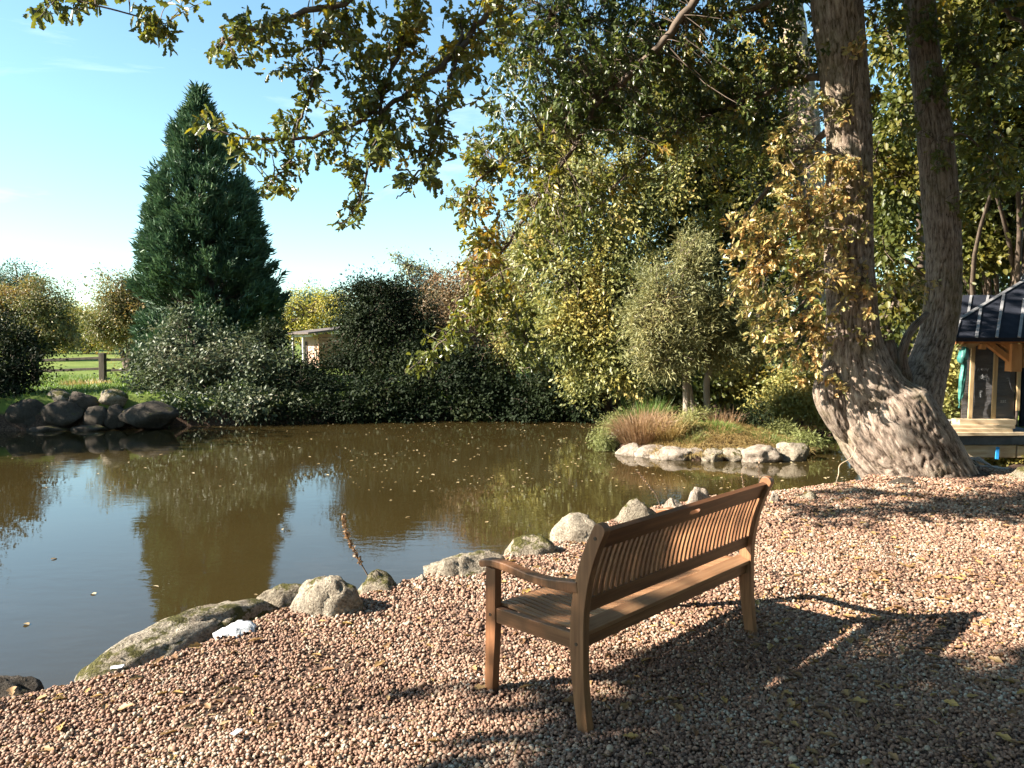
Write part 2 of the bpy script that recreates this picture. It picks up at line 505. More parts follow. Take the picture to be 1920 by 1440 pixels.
def height(xy):
    xy = np.asarray(xy, float)
    x, y = xy[:, 0], xy[:, 1]
    p3 = np.column_stack((xy, np.zeros(len(xy))))
    sd = sdist(xy, POND) + 0.10 * (vnoise(p3 * 1.7, 3) - 0.5)
    near = 0.035 * (fbm(p3 * 1.1, 3, 5) - 0.5)
    near = near - 0.34 * smooth(9.4, 11.2, y) * smooth(3.9, 5.6, x)
    far = 0.26 + 0.10 * (fbm(p3 * 0.25, 3, 9) - 0.5) + 1.0 * smooth(23, 95, y)
    w = smooth(12.5, 18, y + 0.3 * np.maximum(-x - 8, 0))
    top = near * (1 - w) + far * w
    bank = smooth(-0.55, 0.12, sd)
    top = top + 0.13 * np.exp(-((x - 4.95) ** 2 + (y - 9.1) ** 2) / 0.75)
    z = -1.25 * (1 - bank) + top * bank
    si = sdist(xy, ISLE)
    iz = -0.44 + 0.36 * smooth(0.0, 1.6, -si) + 0.06 * (fbm(p3 * 1.5, 2, 4) - 0.5)
    k = smooth(0.16, -0.08, si)
    return np.maximum(z, -1.25 * (1 - k) + iz * k)

def axis(a0, a1, step, lo, hi, grow=1.14):
    c = list(np.arange(a0, a1, step))
    s, v = step, a1
    while v < hi:
        c.append(v); s *= grow; v += s
    c.append(hi)
    s, v, l = step, a0, []
    while True:
        s *= grow; v -= s
        if v <= lo: break
        l.append(v)
    return np.array([lo] + l[::-1] + c)

gx = axis(-14, 12, 0.19, -900, 900)
gy = axis(1.0, 24, 0.19, -200, 1800)
XX, YY = np.meshgrid(gx, gy)
gxy = np.column_stack((XX.ravel(), YY.ravel()))
gz = height(gxy)
nx_, ny_ = len(gx), len(gy)
ii = np.arange(ny_ - 1)[:, None] * nx_ + np.arange(nx_ - 1)[None, :]
GQ = np.stack((ii, ii + 1, ii + 1 + nx_, ii + nx_), -1).reshape(-1, 4)

def ground_mat():
    m, nt, out = new_mat('ground')
    ge = nt.nodes.new('ShaderNodeNewGeometry')
    sx = nt.nodes.new('ShaderNodeSeparateXYZ')
    nt.links.new(ge.outputs['Position'], sx.inputs[0])
    n1 = N(nt, 'ShaderNodeTexNoise', Scale=30.0, Detail=6.0)
    nt.links.new(ge.outputs['Position'], n1.inputs['Vector'])
    soil = ramp(nt, [(0.3, (0.03, 0.019, 0.013)), (0.55, (0.075, 0.047, 0.033)), (0.75, (0.15, 0.10, 0.072))])
    nt.links.new(n1.outputs['Fac'], soil.inputs['Fac'])
    n2 = N(nt, 'ShaderNodeTexNoise', Scale=0.55, Detail=9.0, Roughness=0.75)
    nt.links.new(ge.outputs['Position'], n2.inputs['Vector'])
    grass = ramp(nt, [(0.3, (0.06, 0.09, 0.018)), (0.5, (0.11, 0.143, 0.03)), (0.7, (0.17, 0.178, 0.05)), (0.85, (0.22, 0.19, 0.075))])
    nt.links.new(n2.outputs['Fac'], grass.inputs['Fac'])
    a = math_n(nt, 'ADD', sx.outputs['Y'], math_n(nt, 'MULTIPLY', n2.outputs['Fac'], 3.0))
    zt = math_n(nt, 'MULTIPLY', math_n(nt, 'ADD', sx.outputs['Z'], 0.18), 9.0, clamp=True)
    yf = math_n(nt, 'MULTIPLY', math_n(nt, 'SUBTRACT', a, 13.0), 0.25, clamp=True)
    f = math_n(nt, 'MULTIPLY', zt, yf)
    mx = nt.nodes.new('ShaderNodeMixRGB')
    nt.links.new(f, mx.inputs['Fac'])
    nt.links.new(soil.outputs['Color'], mx.inputs['Color1'])
    nt.links.new(grass.outputs['Color'], mx.inputs['Color2'])
    pb = N(nt, 'ShaderNodeBsdfPrincipled', Roughness=0.95)
    pb.inputs['Specular IOR Level'].default_value = 0.1
    nt.links.new(mx.outputs[0], pb.inputs['Base Color'])
    bp = N(nt, 'ShaderNodeBump', Strength=0.6, Distance=0.03)
    nt.links.new(n1.outputs['Fac'], bp.inputs['Height'])
    nt.links.new(bp.outputs[0], pb.inputs['Normal'])
    nt.links.new(pb.outputs[0], out.inputs['Surface'])
    return m

g_me = mesh_np('ground', np.column_stack((gxy, gz)), [GQ], ground_mat(), True)
tag(link('ground', g_me), 'ground of gravel shore, pond bed and green field', None, None, 'structure')

def water_mat():
    m, nt, out = new_mat('pond_water')
    ge = nt.nodes.new('ShaderNodeNewGeometry')
    mp = nt.nodes.new('ShaderNodeMapping')
    mp.inputs['Scale'].default_value = (0.75, 1.6, 1)
    nt.links.new(ge.outputs['Position'], mp.inputs['Vector'])
    n1 = N(nt, 'ShaderNodeTexNoise', Scale=4.2, Detail=3.0, Roughness=0.55, Distortion=0.4)
    nt.links.new(mp.outputs[0], n1.inputs['Vector'])
    n3 = N(nt, 'ShaderNodeTexNoise', Scale=0.5, Detail=2.0)
    nt.links.new(ge.outputs['Position'], n3.inputs['Vector'])
    amp = ramp(nt, [(0.38, (0.15, 0.15, 0.15)), (0.62, (1, 1, 1))])
    nt.links.new(n3.outputs['Fac'], amp.inputs['Fac'])
    h = math_n(nt, 'MULTIPLY', n1.outputs['Fac'], amp.outputs['Color'])
    bp = N(nt, 'ShaderNodeBump', Strength=0.045, Distance=0.05)
    nt.links.new(h, bp.inputs['Height'])
    n2 = N(nt, 'ShaderNodeTexNoise', Scale=0.3, Detail=3.0)
    nt.links.new(ge.outputs['Position'], n2.inputs['Vector'])
    r = ramp(nt, [(0.3, (0.028, 0.0195, 0.0064)), (0.7, (0.036, 0.0255, 0.0088))])
    nt.links.new(n2.outputs['Fac'], r.inputs['Fac'])
    pb = N(nt, 'ShaderNodeBsdfPrincipled', Roughness=0.01, IOR=1.5)
    nt.links.new(r.outputs['Color'], pb.inputs['Base Color'])
    nt.links.new(bp.outputs[0], pb.inputs['Normal'])
    nt.links.new(pb.outputs[0], out.inputs['Surface'])
    return m

wx = np.array([(-22, 1.8), (13, 1.8), (13, 24), (-22, 24)])
w_me = mesh_np('pond_water', np.column_stack((wx, np.full(4, WATER_Z))), [np.array([[0, 1, 2, 3]])], water_mat())
tag(link('pond_water', w_me), 'still brown pond water mirroring trees and sky', None, None, 'structure')

# ---------------------------------------------------------------- gravel of small clay-coloured pebbles
def pebble_mat():
    m, nt, out = new_mat('pebble')
    oi = nt.nodes.new('ShaderNodeObjectInfo')
    ge = nt.nodes.new('ShaderNodeNewGeometry')
    n1 = N(nt, 'ShaderNodeTexNoise', Scale=1.3, Detail=4.0)
    nt.links.new(ge.outputs['Position'], n1.inputs['Vector'])
    f = math_n(nt, 'ADD', math_n(nt, 'MULTIPLY', oi.outputs['Random'], 0.74), math_n(nt, 'MULTIPLY_ADD', n1.outputs['Fac'], 0.9))
    f.node.inputs[1].links[0].from_node.inputs[2].default_value = -0.32
    r = ramp(nt, [(0.05, (0.0550, 0.0321, 0.0223)), (0.2, (0.1300, 0.0706, 0.0445)), (0.4, (0.2150, 0.1198, 0.0763)), (0.55, (0.2700, 0.1477, 0.0933)), (0.7, (0.3000, 0.1980, 0.1325)), (0.85, (0.3400, 0.2675, 0.1908)), (0.94, (0.4000, 0.3585, 0.2809)), (1.0, (0.1500, 0.1231, 0.0954))])
    nt.links.new(f, r.inputs['Fac'])
    n2 = N(nt, 'ShaderNodeTexNoise', Scale=160.0, Detail=3.0)
    nt.links.new(ge.outputs['Position'], n2.inputs['Vector'])
    rv = ramp(nt, [(0.3, (0.72, 0.72, 0.72)), (0.7, (1.12, 1.12, 1.12))])
    nt.links.new(n2.outputs['Fac'], rv.inputs['Fac'])
    mu = nt.nodes.new('ShaderNodeMixRGB')
    mu.blend_type = 'MULTIPLY'
    mu.inputs['Fac'].default_value = 1.0
    nt.links.new(r.outputs['Color'], mu.inputs['Color1'])
    nt.links.new(rv.outputs['Color'], mu.inputs['Color2'])
    pb = N(nt, 'ShaderNodeBsdfPrincipled', Roughness=0.7)
    pb.inputs['Specular IOR Level'].default_value = 0.3
    nt.links.new(mu.outputs[0], pb.inputs['Base Color'])
    nt.links.new(pb.outputs[0], out.inputs['Surface'])
    return m

def gravel():
    rng = np.random.default_rng(21)
    pts, rad = [], []
    for (y0, y1, st) in ((1.7, 4.2, 0.0122), (4.2, 6.2, 0.0148), (6.2, 11.2, 0.020)):
        a = np.arange(-3.6, 9.8, st)
        b = np.arange(y0, y1, st)
        A, B = np.meshgrid(a, b)
        q = np.column_stack((A.ravel(), B.ravel())) + rng.uniform(-0.5, 0.5, (A.size, 2)) * st * 1.2
        q = q[(q[:, 0] > -0.70 * q[:, 1] - 0.75) & (q[:, 0] < 0.70 * q[:, 1] + 2.1)]
        pts.append(q)
        rad.append(np.full(len(q), st))
    q = np.concatenate(pts); st = np.concatenate(rad)
    sd = sdist(q, POND)
    dtr = np.hypot(q[:, 0] - 4.95, q[:, 1] - 9.2)
    keep = (sd > -0.10) & (dtr > 0.7) & (height(q) > -0.24)
    # bare soil shows through in patches, more of it under the oak
    p3 = np.column_stack((q, np.zeros(len(q))))
    bare = vnoise(p3 * 2.1, 31) * 0.6 + vnoise(p3 * 7, 32) * 0.4
    keep &= rng.random(len(q)) < np.clip(1.1 - 0.75 * smooth(0.55, 0.85, bare), 0, 1)
    q, st = q[keep], st[keep]
    z = height(q)
    s = st * rng.uniform(0.34, 0.80, len(q))
    big = rng.random(len(q)) < 0.02
    s[big] *= rng.uniform(1.2, 1.7, big.sum())
    z = z + s * rng.uniform(0.1, 1.0, len(q)) + 0.012 * (rng.random(len(q)) < 0.25) * rng.random(len(q))
    me = bpy.data.meshes.new('gravel')
    V = np.column_stack((q, z)).astype(np.float32)
    me.vertices.add(len(V))
    me.vertices.foreach_set('co', V.ravel())
    sc = np.column_stack((s * rng.uniform(0.95, 1.35, len(s)), s * rng.uniform(0.8, 1.05, len(s)), s * rng.uniform(0.65, 0.95, len(s)))).astype(np.float32)
    ro = np.column_stack((rng.normal(0, 0.4, len(s)), rng.normal(0, 0.4, len(s)), rng.uniform(0, 6.283, len(s)))).astype(np.float32)
    at = me.attributes.new('scl', 'FLOAT_VECTOR', 'POINT'); at.data.foreach_set('vector', sc.ravel())
    at = me.attributes.new('rot', 'FLOAT_VECTOR', 'POINT'); at.data.foreach_set('vector', ro.ravel())
    mat = pebble_mat()
    me.materials.append(mat)
    o = link('gravel', me)
    tag(o, 'pinkish brown rounded pebbles covering the shore under the bench', None, None, 'stuff')
    ng = bpy.data.node_groups.new('gravel_nodes', 'GeometryNodeTree')
    ng.interface.new_socket('Geometry', in_out='INPUT', socket_type='NodeSocketGeometry')
    ng.interface.new_socket('Geometry', in_out='OUTPUT', socket_type='NodeSocketGeometry')
    n = ng.nodes; l = ng.links
    gi, go = n.new('NodeGroupInput'), n.new('NodeGroupOutput')
    m2p = n.new('GeometryNodeMeshToPoints')
    iop = n.new('GeometryNodeInstanceOnPoints')
    ico = n.new('GeometryNodeMeshIcoSphere')
    ico.inputs['Radius'].default_value = 1.0
    ico.inputs['Subdivisions'].default_value = 2
    ssm = n.new('GeometryNodeSetShadeSmooth')
    smt = n.new('GeometryNodeSetMaterial')
    smt.inputs['Material'].default_value = mat
    a1 = n.new('GeometryNodeInputNamedAttribute'); a1.data_type = 'FLOAT_VECTOR'; a1.inputs['Name'].default_value = 'scl'
    a2 = n.new('GeometryNodeInputNamedAttribute'); a2.data_type = 'FLOAT_VECTOR'; a2.inputs['Name'].default_value = 'rot'
    l.new(gi.outputs[0], m2p.inputs['Mesh'])
    l.new(m2p.outputs[0], iop.inputs['Points'])
    l.new(ico.outputs['Mesh'], ssm.inputs[0])
    l.new(ssm.outputs[0], smt.inputs[0])
    l.new(smt.outputs[0], iop.inputs['Instance'])
    l.new(a1.outputs['Attribute'], iop.inputs['Scale'])
    e2r = n.new('FunctionNodeEulerToRotation')
    l.new(a2.outputs['Attribute'], e2r.inputs[0])
    l.new(e2r.outputs[0], iop.inputs['Rotation'])
    l.new(iop.outputs[0], go.inputs[0])
    md = o.modifiers.new('pebbles', 'NODES')
    md.node_group = ng
    print('pebbles', len(V))

gravel()

# ---------------------------------------------------------------- boulders
def ico_arrays(sub):
    bm = bmesh.new()
    bmesh.ops.create_icosphere(bm, subdivisions=sub, radius=1.0)
    V = np.array([v.co[:] for v in bm.verts])
    Fq = np.array([[v.index for v in f.verts] for f in bm.faces])
    bm.free()
    return V, Fq
ICO = {k: ico_arrays(k) for k in (3, 4, 5)}

def rock(label, c, size, rz, mat, seed, sub=4, rough=0.22, flat=0.5, group=None, name='boulder', tilt=0.0):
    """c centre, size full extents; a lumpy, partly planed boulder"""
    V, Fq = ICO[sub]
    V = V.copy()
    rng = np.random.default_rng(seed)
    d = 1.0 + rough * 2.0 * (fbm(V * 1.3 + seed * 7.1, 3, seed) - 0.5) 
    V = V * d[:, None]
    for _ in range(9):       # planed facets
        nrm = rng.normal(size=3); nrm /= np.linalg.norm(nrm)
        h = rng.uniform(0.62, 0.92)
        k = V @ nrm - h
        V = V - np.where(k > 0, k * 0.92, 0)[:, None] * nrm
    nn = norm(V)
    cr = 1 - np.abs(2 * vnoise(V * 2.6 + seed * 3.7, seed + 5) - 1)
    V = V + nn * (0.16 * (fbm(V * 3.2 + seed, 4, seed + 3) - 0.5) - 0.09 * cr ** 7 + 0.05 * (fbm(V * 11 + seed, 2, seed + 8) - 0.5))[:, None]
    V = V * (np.array(size) / 2)
    me = mesh_np(name, V, [Fq], mat, True)
    o = link(name, me)
    o.location = c
    o.rotation_euler = (tilt, 0, rz)
    tag(o, label, 'boulder', group)
    return o

shore = 'boulders along the near shore'
def shore_rock(label, u0, u1, vt, vb, mat, seed, depth=None, rz=0.0, rough=0.22, drop=0.12, sub=4, tilt=0.0):
    """a boulder spanning u0..u1, top at vt, meeting the gravel at vb"""
    g = G((u0 + u1) / 2, vb, 0.0)
    d = g[1]
    w = (u1 - u0) / F * d
    dp = depth if depth else w * 0.85
    yc = d + dp * 0.36
    top = P((u0 + u1) / 2, vt, yc)[2]
    zb = -0.35 - drop
    cx = P((u0 + u1) / 2, vb, yc)[0]
    return rock(label, (cx, yc, (top + zb) / 2), (w * 1.06 * yc / d, dp, (top - zb) * 1.04), rz, mat, seed, sub, rough, group=shore, tilt=tilt)

shore_rock('dark brown boulder at the lower left corner beside the water', -90, 105, 1262, 1318, M['rock_dark'], 3)
M['rock_slab'] = rock_mat('rock_slab', (0.13, 0.10, 0.07), (0.38, 0.325, 0.25), 0.19)
def long_rock():
    # the long low slab at the left: built along the shore line
    a, b = np.array((-1.99, 3.62)), np.array((-1.42, 4.78))
    ax = b - a; L = np.linalg.norm(ax); ang = math.atan2(ax[1], ax[0])
    c = (a + b) / 2 + np.array((-0.12, 0.08))
    rock('long low mossy slab of rock at the water edge under the white plastic scrap', (c[0], c[1], -0.16), (L * 1.12, 0.60, 0.50), ang, M['rock_slab'], 12, 5, 0.16, group=shore)
    rock('small mossy topped stone behind the far end of the long slab', (-1.43, 4.93, -0.10), (0.52, 0.30, 0.30), 0.5, M['rock_mossy'], 15, 4, 0.2, group=shore)
long_rock()
shore_rock('round pale boulder with a dark wet side, first one past the long slab', 545, 690, 1078, 1158, M['rock'], 5, rough=0.2, sub=5)
shore_rock('low mossy boulder at the foot of the dried flower stalk', 662, 770, 1076, 1112, M['rock_mossy'], 26)
shore_rock('small bare pale stone between the mossy boulder and the large domed one', 765, 812, 1080, 1096, M['rock_pale'], 27, sub=4)
shore_rock('large domed boulder with moss patches just above the bench armrest', 778, 947, 1016, 1086, M['rock'], 28, rough=0.16, sub=5)
shore_rock('grey lichen covered boulder between two domed ones near the bench', 940, 1052, 1002, 1046, M['rock_mossy'], 9, rough=0.2)
shore_rock('whitish boulder capped with moss just behind the near bench post', 1034, 1144, 964, 1016, M['rock'], 30)
shore_rock('broad moss covered boulder above the middle of the bench back', 1138, 1252, 932, 985, M['rock_mossy'], 31)
shore_rock('small smooth pale stone left of the round white one behind the bench', 1236, 1288, 932, 966, M['rock_pale'], 32, sub=4)
shore_rock('rounded white stone peeping over the bench top rail', 1276, 1344, 916, 955, M['rock_pale'], 33, sub=4, rough=0.14)
shore_rock('small pointed pale stone right of the bench top corner', 1438, 1468, 926, 944, M['rock_pale'], 34, sub=4)
shore_rock('flat mossy stone between the bench corner and the hanging cord', 1466, 1545, 920, 940, M['rock_mossy'], 35, sub=4)
shore_rock('flat sandy stone beneath the hanging cord', 1550, 1640, 914, 928, M['rock'], 36, sub=4)
shore_rock('grey humped stone against the foot of the oak', 1640, 1740, 896, 918, M['rock_dark'], 37, sub=4, depth=0.4)
shore_rock('mossy root coloured stone at the right edge past the cable coil', 1868, 1990, 874, 908, M['rock_mossy'], 38, sub=4, depth=0.5)

# ---------------------------------------------------------------- bench
def wood_mat(name, a, b, c, rough=0.45):
    m, nt, out = new_mat(name)
    tc = nt.nodes.new('ShaderNodeTexCoord')
    at = nt.nodes.new('ShaderNodeAttribute')
    at.attribute_name = 'grain'
    no = N(nt, 'ShaderNodeTexNoise', Scale=3.0, Detail=6.0, Roughness=0.6, Distortion=0.5)
    nt.links.new(at.outputs['Vector'], no.inputs['Vector'])
    oi = nt.nodes.new('ShaderNodeObjectInfo')
    f = math_n(nt, 'ADD', math_n(nt, 'MULTIPLY', no.outputs['Fac'], 0.85), math_n(nt, 'MULTIPLY', oi.outputs['Random'], 0.25))
    r = ramp(nt, [(0.3, a), (0.55, b), (0.8, c)])
    nt.links.new(f, r.inputs['Fac'])
    pb = N(nt, 'ShaderNodeBsdfPrincipled', Roughness=rough)
    pb.inputs['Specular IOR Level'].default_value = 0.4
    nt.links.new(r.outputs['Color'], pb.inputs['Base Color'])
    bp = N(nt, 'ShaderNodeBump', Strength=0.15, Distance=0.003)
    nt.links.new(no.outputs['Fac'], bp.inputs['Height'])
    nt.links.new(bp.outputs[0], pb.inputs['Normal'])
    nt.links.new(pb.outputs[0], out.inputs['Surface'])
    return m

def set_grain(me, ax, k=0.06):
    """stores stretched coordinates so that the grain runs along ax"""
    n = len(me.vertices)
    co = np.empty(n * 3, np.float32)
    me.vertices.foreach_get('co', co)
    co = co.reshape(-1, 3)
    ax = np.array(ax, float); ax /= np.linalg.norm(ax)
    al = co @ ax
    q = (co + np.outer(al * (k - 1), ax)) * 16 + RNG.uniform(0, 50, 3)
    at = me.attributes.new('grain', 'FLOAT_VECTOR', 'POINT')
    at.data.foreach_set('vector', q.astype(np.float32).ravel())

M['wood'] = wood_mat('wood', (0.10, 0.040, 0.016), (0.185, 0.080, 0.034), (0.29, 0.140, 0.063))
M['wood_seat'] = wood_mat('wood_seat', (0.16, 0.072, 0.033), (0.26, 0.13, 0.063), (0.36, 0.20, 0.10))
M['bolt'] = noise_mat('bolt', [(0.4, (0.03, 0.02, 0.015)), (0.6, (0.08, 0.05, 0.03))], scale=40, rough=0.5, bump=0)

def bench():
    U = np.array((0.690, 0.724, 0.0)); Vv = np.array((-0.724, 0.690, 0.0))
    root = empty('park_bench', (0.28, 3.13, 0.0), math.atan2(U[1], U[0]))
    tag(root, 'brown slatted hardwood bench standing on the pebbles facing the pond', 'bench')
    # local axes: x along the bench, y towards the pond, z up
    LEN = 1.48
    post_c = spline([(-0.040, -0.02), (-0.018, 0.12), (-0.004, 0.26), (0.0, 0.40), (-0.006, 0.52), (-0.028, 0.645), (-0.066, 0.762), (-0.114, 0.868)], 5)
    def offset_poly(c, hw):
        t = norm(np.gradient(c, axis=0)); n = np.column_stack((-t[:, 1], t[:, 0]))
        hw = np.asarray(hw)[:, None] if np.ndim(hw) else hw
        return c + n * hw, c - n * hw
    def strip(c, hw, w, x, name, mat, round_top=False, bevel=0.003):
        a, b = offset_poly(c, hw)
        poly = list(map(tuple, a))
        if round_top:
            e = c[-1]; t = norm((c[-1] - c[-2])[None])[0]; n = np.array((-t[1], t[0]))
            h = hw[-1] if np.ndim(hw) else hw
            poly = list(map(tuple, a[:-1])) + [tuple(e + n * h * math.cos(q) + t * h * 0.75 * math.sin(q)) for q in np.linspace(0, math.pi, 8)] + list(map(tuple, b[:-1][::-1]))
        else:
            poly += list(map(tuple, b[::-1]))
        mb = MB()
        mb.prism(poly, w, (x, 0, 0), (0, 1, 0), (0, 0, 1), (1, 0, 0))
        me = mb.mesh(name, mat, bevel)
        set_grain(me, (0, 0, 1))
        return link(name, me, root)
    hw = np.interp(post_c[:, 1], [-0.02, 0.35, 0.6, 0.87], [0.026, 0.036, 0.034, 0.029])
    for x in (0.0, LEN):
        p = strip(post_c, hw, 0.042, x, 'rear_leg', M['wood'], True)
        s = -1 if x == 0 else 1
        for (vy, z) in ((-0.095, 0.828), (0.0, 0.368)):
            mb = MB()
            bmesh.ops.create_cone(mb.bm, cap_ends=True, segments=12, radius1=0.0075, radius2=0.0075, depth=0.006,
                                  matrix=Matrix.Translation((x + s * 0.0205, vy, z)) @ Matrix.Rotation(math.pi / 2, 4, 'Y'))
            link('bolt', mb.mesh('bolt', M['bolt']), p)
    fv = 0.505
    fc = np.array([(fv + 0.012, -0.02), (fv + 0.006, 0.15), (fv, 0.32), (fv, 0.45), (fv - 0.002, 0.585)])
    for x in (0.0, LEN):
        p = strip(fc, np.array([0.024, 0.028, 0.032, 0.031, 0.030]), 0.042, x, 'front_leg', M['wood'])
        s = -1 if x == 0 else 1
        mb = MB()
        bmesh.ops.create_cone(mb.bm, cap_ends=True, segments=12, radius1=0.0075, radius2=0.0075, depth=0.006,
                              matrix=Matrix.Translation((x + s * 0.0205, fv, 0.368)) @ Matrix.Rotation(math.pi / 2, 4, 'Y'))
        link('bolt', mb.mesh('bolt', M['bolt']), p)
    ac = spline([(-0.004, 0.607), (0.06, 0.600), (0.16, 0.590), (0.28, 0.592), (0.40, 0.606), (0.50, 0.608), (0.565, 0.594)], 5)
    for x in (0.0, LEN):
        strip(ac, np.interp(np.arange(len(ac)), [0, len(ac) * 0.45, len(ac) * 0.7, len(ac)], [0.025, 0.018, 0.018, 0.017]), 0.050, x, 'armrest', M['wood'], True, 0.006)
    def bar(name, a, b, w, h, mat, up=(0, 0, 1), bevel=0.003):
        mb = MB().beam(a, b, w, h, up)
        me = mb.mesh(name, mat, bevel)
        set_grain(me, np.array(b) - np.array(a))
        return link(name, me, root)
    for x in (0.0, LEN):
        bar('side_rail', (x, 0.037, 0.374), (x, fv - 0.033, 0.371), 0.030, 0.068, M['wood'])
    bar('front_rail', (0.022, fv, 0.372), (LEN - 0.022, fv, 0.372), 0.028, 0.066, M['wood'])
    bar('rear_rail', (0.022, 0.004, 0.370), (LEN - 0.022, 0.004, 0.370), 0.026, 0.056, M['wood'])
    bar('rear_seat_board', (0.023, 0.006, 0.418), (LEN - 0.023, 0.006, 0.418), 0.070, 0.022, M['wood_seat'], up=(0, -0.30, 1))
    # seat slats run front to back, slightly dished
    sc = spline([(0.046, 0.416), (0.12, 0.404), (0.22, 0.398), (0.34, 0.402), (0.44, 0.410), (0.487, 0.408)], 3)
    a, b = offset_poly(sc, 0.007)
    poly = list(map(tuple, a)) + list(map(tuple, b[::-1]))
    mb = MB(); mb.prism(poly, 0.024, (0, 0, 0), (0, 1, 0), (0, 0, 1), (1, 0, 0))
    sm = mb.mesh('seat_slat', M['wood_seat'], 0.0); set_grain(sm, (0, 1, 0))
    ns = 42
    for i in range(ns):
        o = link('seat_slat', sm, root)
        o.location = (0.044 + (LEN - 0.088) * i / (ns - 1), 0, 0)
    # back: top rail with a hand slot, lower rail, upright slats following the curve of the posts
    def on_post(z):
        return np.interp(z, post_c[:, 1], post_c[:, 0])
    tz0, tz1 = 0.778, 0.857
    ty0, ty1 = on_post(tz0), on_post(tz1)
    ey = Vector((0, ty1 - ty0, tz1 - tz0)).normalized()
    hgt = math.hypot(ty1 - ty0, tz1 - tz0)
    bm = bmesh.new()
    L2 = LEN / 2 - 0.0215
    outer = [(-L2, -hgt / 2), (L2, -hgt / 2), (L2, hgt / 2), (-L2, hgt / 2)]
    sw, sh = 0.048, 0.012
    inner = [(sw * 0 + 0.036 * (1 if k < 9 else -1) + sh * math.cos(q), sh * math.sin(q) + 0.004) for k, q in enumerate(list(np.linspace(-math.pi / 2, math.pi / 2, 9)) + list(np.linspace(math.pi / 2, 3 * math.pi / 2, 9)))]
    c0 = Vector((LEN / 2, (ty0 + ty1) / 2, (tz0 + tz1) / 2))
    ez = Vector((1, 0, 0)).cross(ey)
    def ringv(pl):
        vs = [bm.verts.new(c0 + Vector((1, 0, 0)) * p + ey * q - ez * 0.0115) for p, q in pl]
        return [bm.edges.new((vs[i], vs[(i + 1) % len(vs)])) for i in range(len(vs))]
    es = ringv(outer) + ringv(inner)
    bmesh.ops.triangle_fill(bm, use_beauty=True, edges=es)
    r = bmesh.ops.extrude_face_region(bm, geom=bm.faces[:])
    bmesh.ops.translate(bm, vec=ez * 0.023, verts=[v for v in r['geom'] if isinstance(v, bmesh.types.BMVert)])
    bmesh.ops.recalc_face_normals(bm, faces=bm.faces)
    me = bpy.data.meshes.new('top_rail'); bm.to_mesh(me); bm.free()
    me.materials.append(M['wood']); set_grain(me, (1, 0, 0))
    link('top_rail', me, root)
    bz = 0.522
    by = on_post(bz)
    bar('lower_back_rail', (0.0215, by, bz), (LEN - 0.0215, by, bz), 0.022, 0.062, M['wood'], up=(0, on_post(bz + .03) - on_post(bz - .03), 0.06))
    zz = np.linspace(0.553, 0.7795, 9)
    bc = np.column_stack((on_post(zz), zz))
    a, b = offset_poly(bc, 0.006)
    poly = list(map(tuple, a)) + list(map(tuple, b[::-1]))
    mb = MB(); mb.prism(poly, 0.020, (0, 0, 0), (0, 1, 0), (0, 0, 1), (1, 0, 0))
    bmh = mb.mesh('back_slat', M['wood'], 0.0); set_grain(bmh, (0, 0, 1))
    nb = 36
    for i in range(nb):
        o = link('back_slat', bmh, root)
        o.location = (0.050 + (LEN - 0.100) * i / (nb - 1), 0, 0)
bench()
# ---------------------------------------------------------------- leaves and crowns
def tmpl_simple():
    # folded pointed leaf: two quads
    V = np.array([(0, 0, 0), (0.26, 0.42, 0.06), (0, 1.0, -0.10), (-0.26, 0.42, 0.06)])
    return V, [np.array([(0, 1, 2), (0, 2, 3)])]
def tmpl_round():
    V = np.array([(0, 0, 0), (0.30, 0.28, 0.07), (0.26, 0.70, 0.04), (0, 1.0, -0.12), (-0.26, 0.70, 0.04), (-0.30, 0.28, 0.07)])
    return V, [np.array([(0, 1, 2, 3), (0, 3, 4, 5)])]
def tmpl_oak():
    h = [(0.05, 0.08), (0.17, 0.22), (0.11, 0.33), (0.28, 0.50), (0.17, 0.61), (0.27, 0.78), (0.13, 0.90)]
    z = lambda x, y: 0.30 * abs(x) - 0.20 * y * y
    V = [(0, 0, 0), (0, 1, -0.22)] + [(x, y, z(x, y)) for x, y in h] + [(-x, y, z(x, y)) for x, y in h]
    n = len(h)
    return np.array(V), [np.array([[0] + list(range(2, 2 + n)) + [1], [1] + list(range(2 + 2 * n - 1, 1 + n, -1)) + [0]])]
def tmpl_oak_far():
    h = [(0.17, 0.24), (0.10, 0.37), (0.28, 0.58), (0.14, 0.84)]
    z = lambda x, y: 0.30 * abs(x) - 0.20 * y * y
    V = [(0, 0, 0), (0, 1, -0.22)] + [(x, y, z(x, y)) for x, y in h] + [(-x, y, z(x, y)) for x, y in h]
    n = len(h)
    return np.array(V), [np.array([[0] + list(range(2, 2 + n)) + [1], [1] + list(range(2 + 2 * n - 1, 1 + n, -1)) + [0]])]
def tmpl_narrow():
    V = np.array([(0, 0, 0), (0.10, 0.45, 0.03), (0, 1.0, -0.12), (-0.10, 0.45, 0.03)])
    return V, [np.array([(0, 1, 2), (0, 2, 3)])]
def tmpl_maple():
    a = [(0.10, 0.05), (0.42, 0.16), (0.26, 0.40), (0.48, 0.62), (0.16, 0.64)]
    V = [(0, 0, 0), (0, 1, -0.12)] + [(x, y, 0.2 * x - 0.1 * y) for x, y in a] + [(-x, y, 0.2 * x - 0.1 * y) for x, y in a]
    return np.array(V), [np.array([[0, 2, 3, 4, 5, 6, 1], [1, 11, 10, 9, 8, 7, 0]])]
TM = dict(simple=tmpl_simple(), round=tmpl_round(), oak=tmpl_oak(), oak_far=tmpl_oak_far(), narrow=tmpl_narrow(), maple=tmpl_maple())
TM_AREA = dict(simple=0.26, round=0.43, oak=0.36, oak_far=0.34, narrow=0.10, maple=0.45)

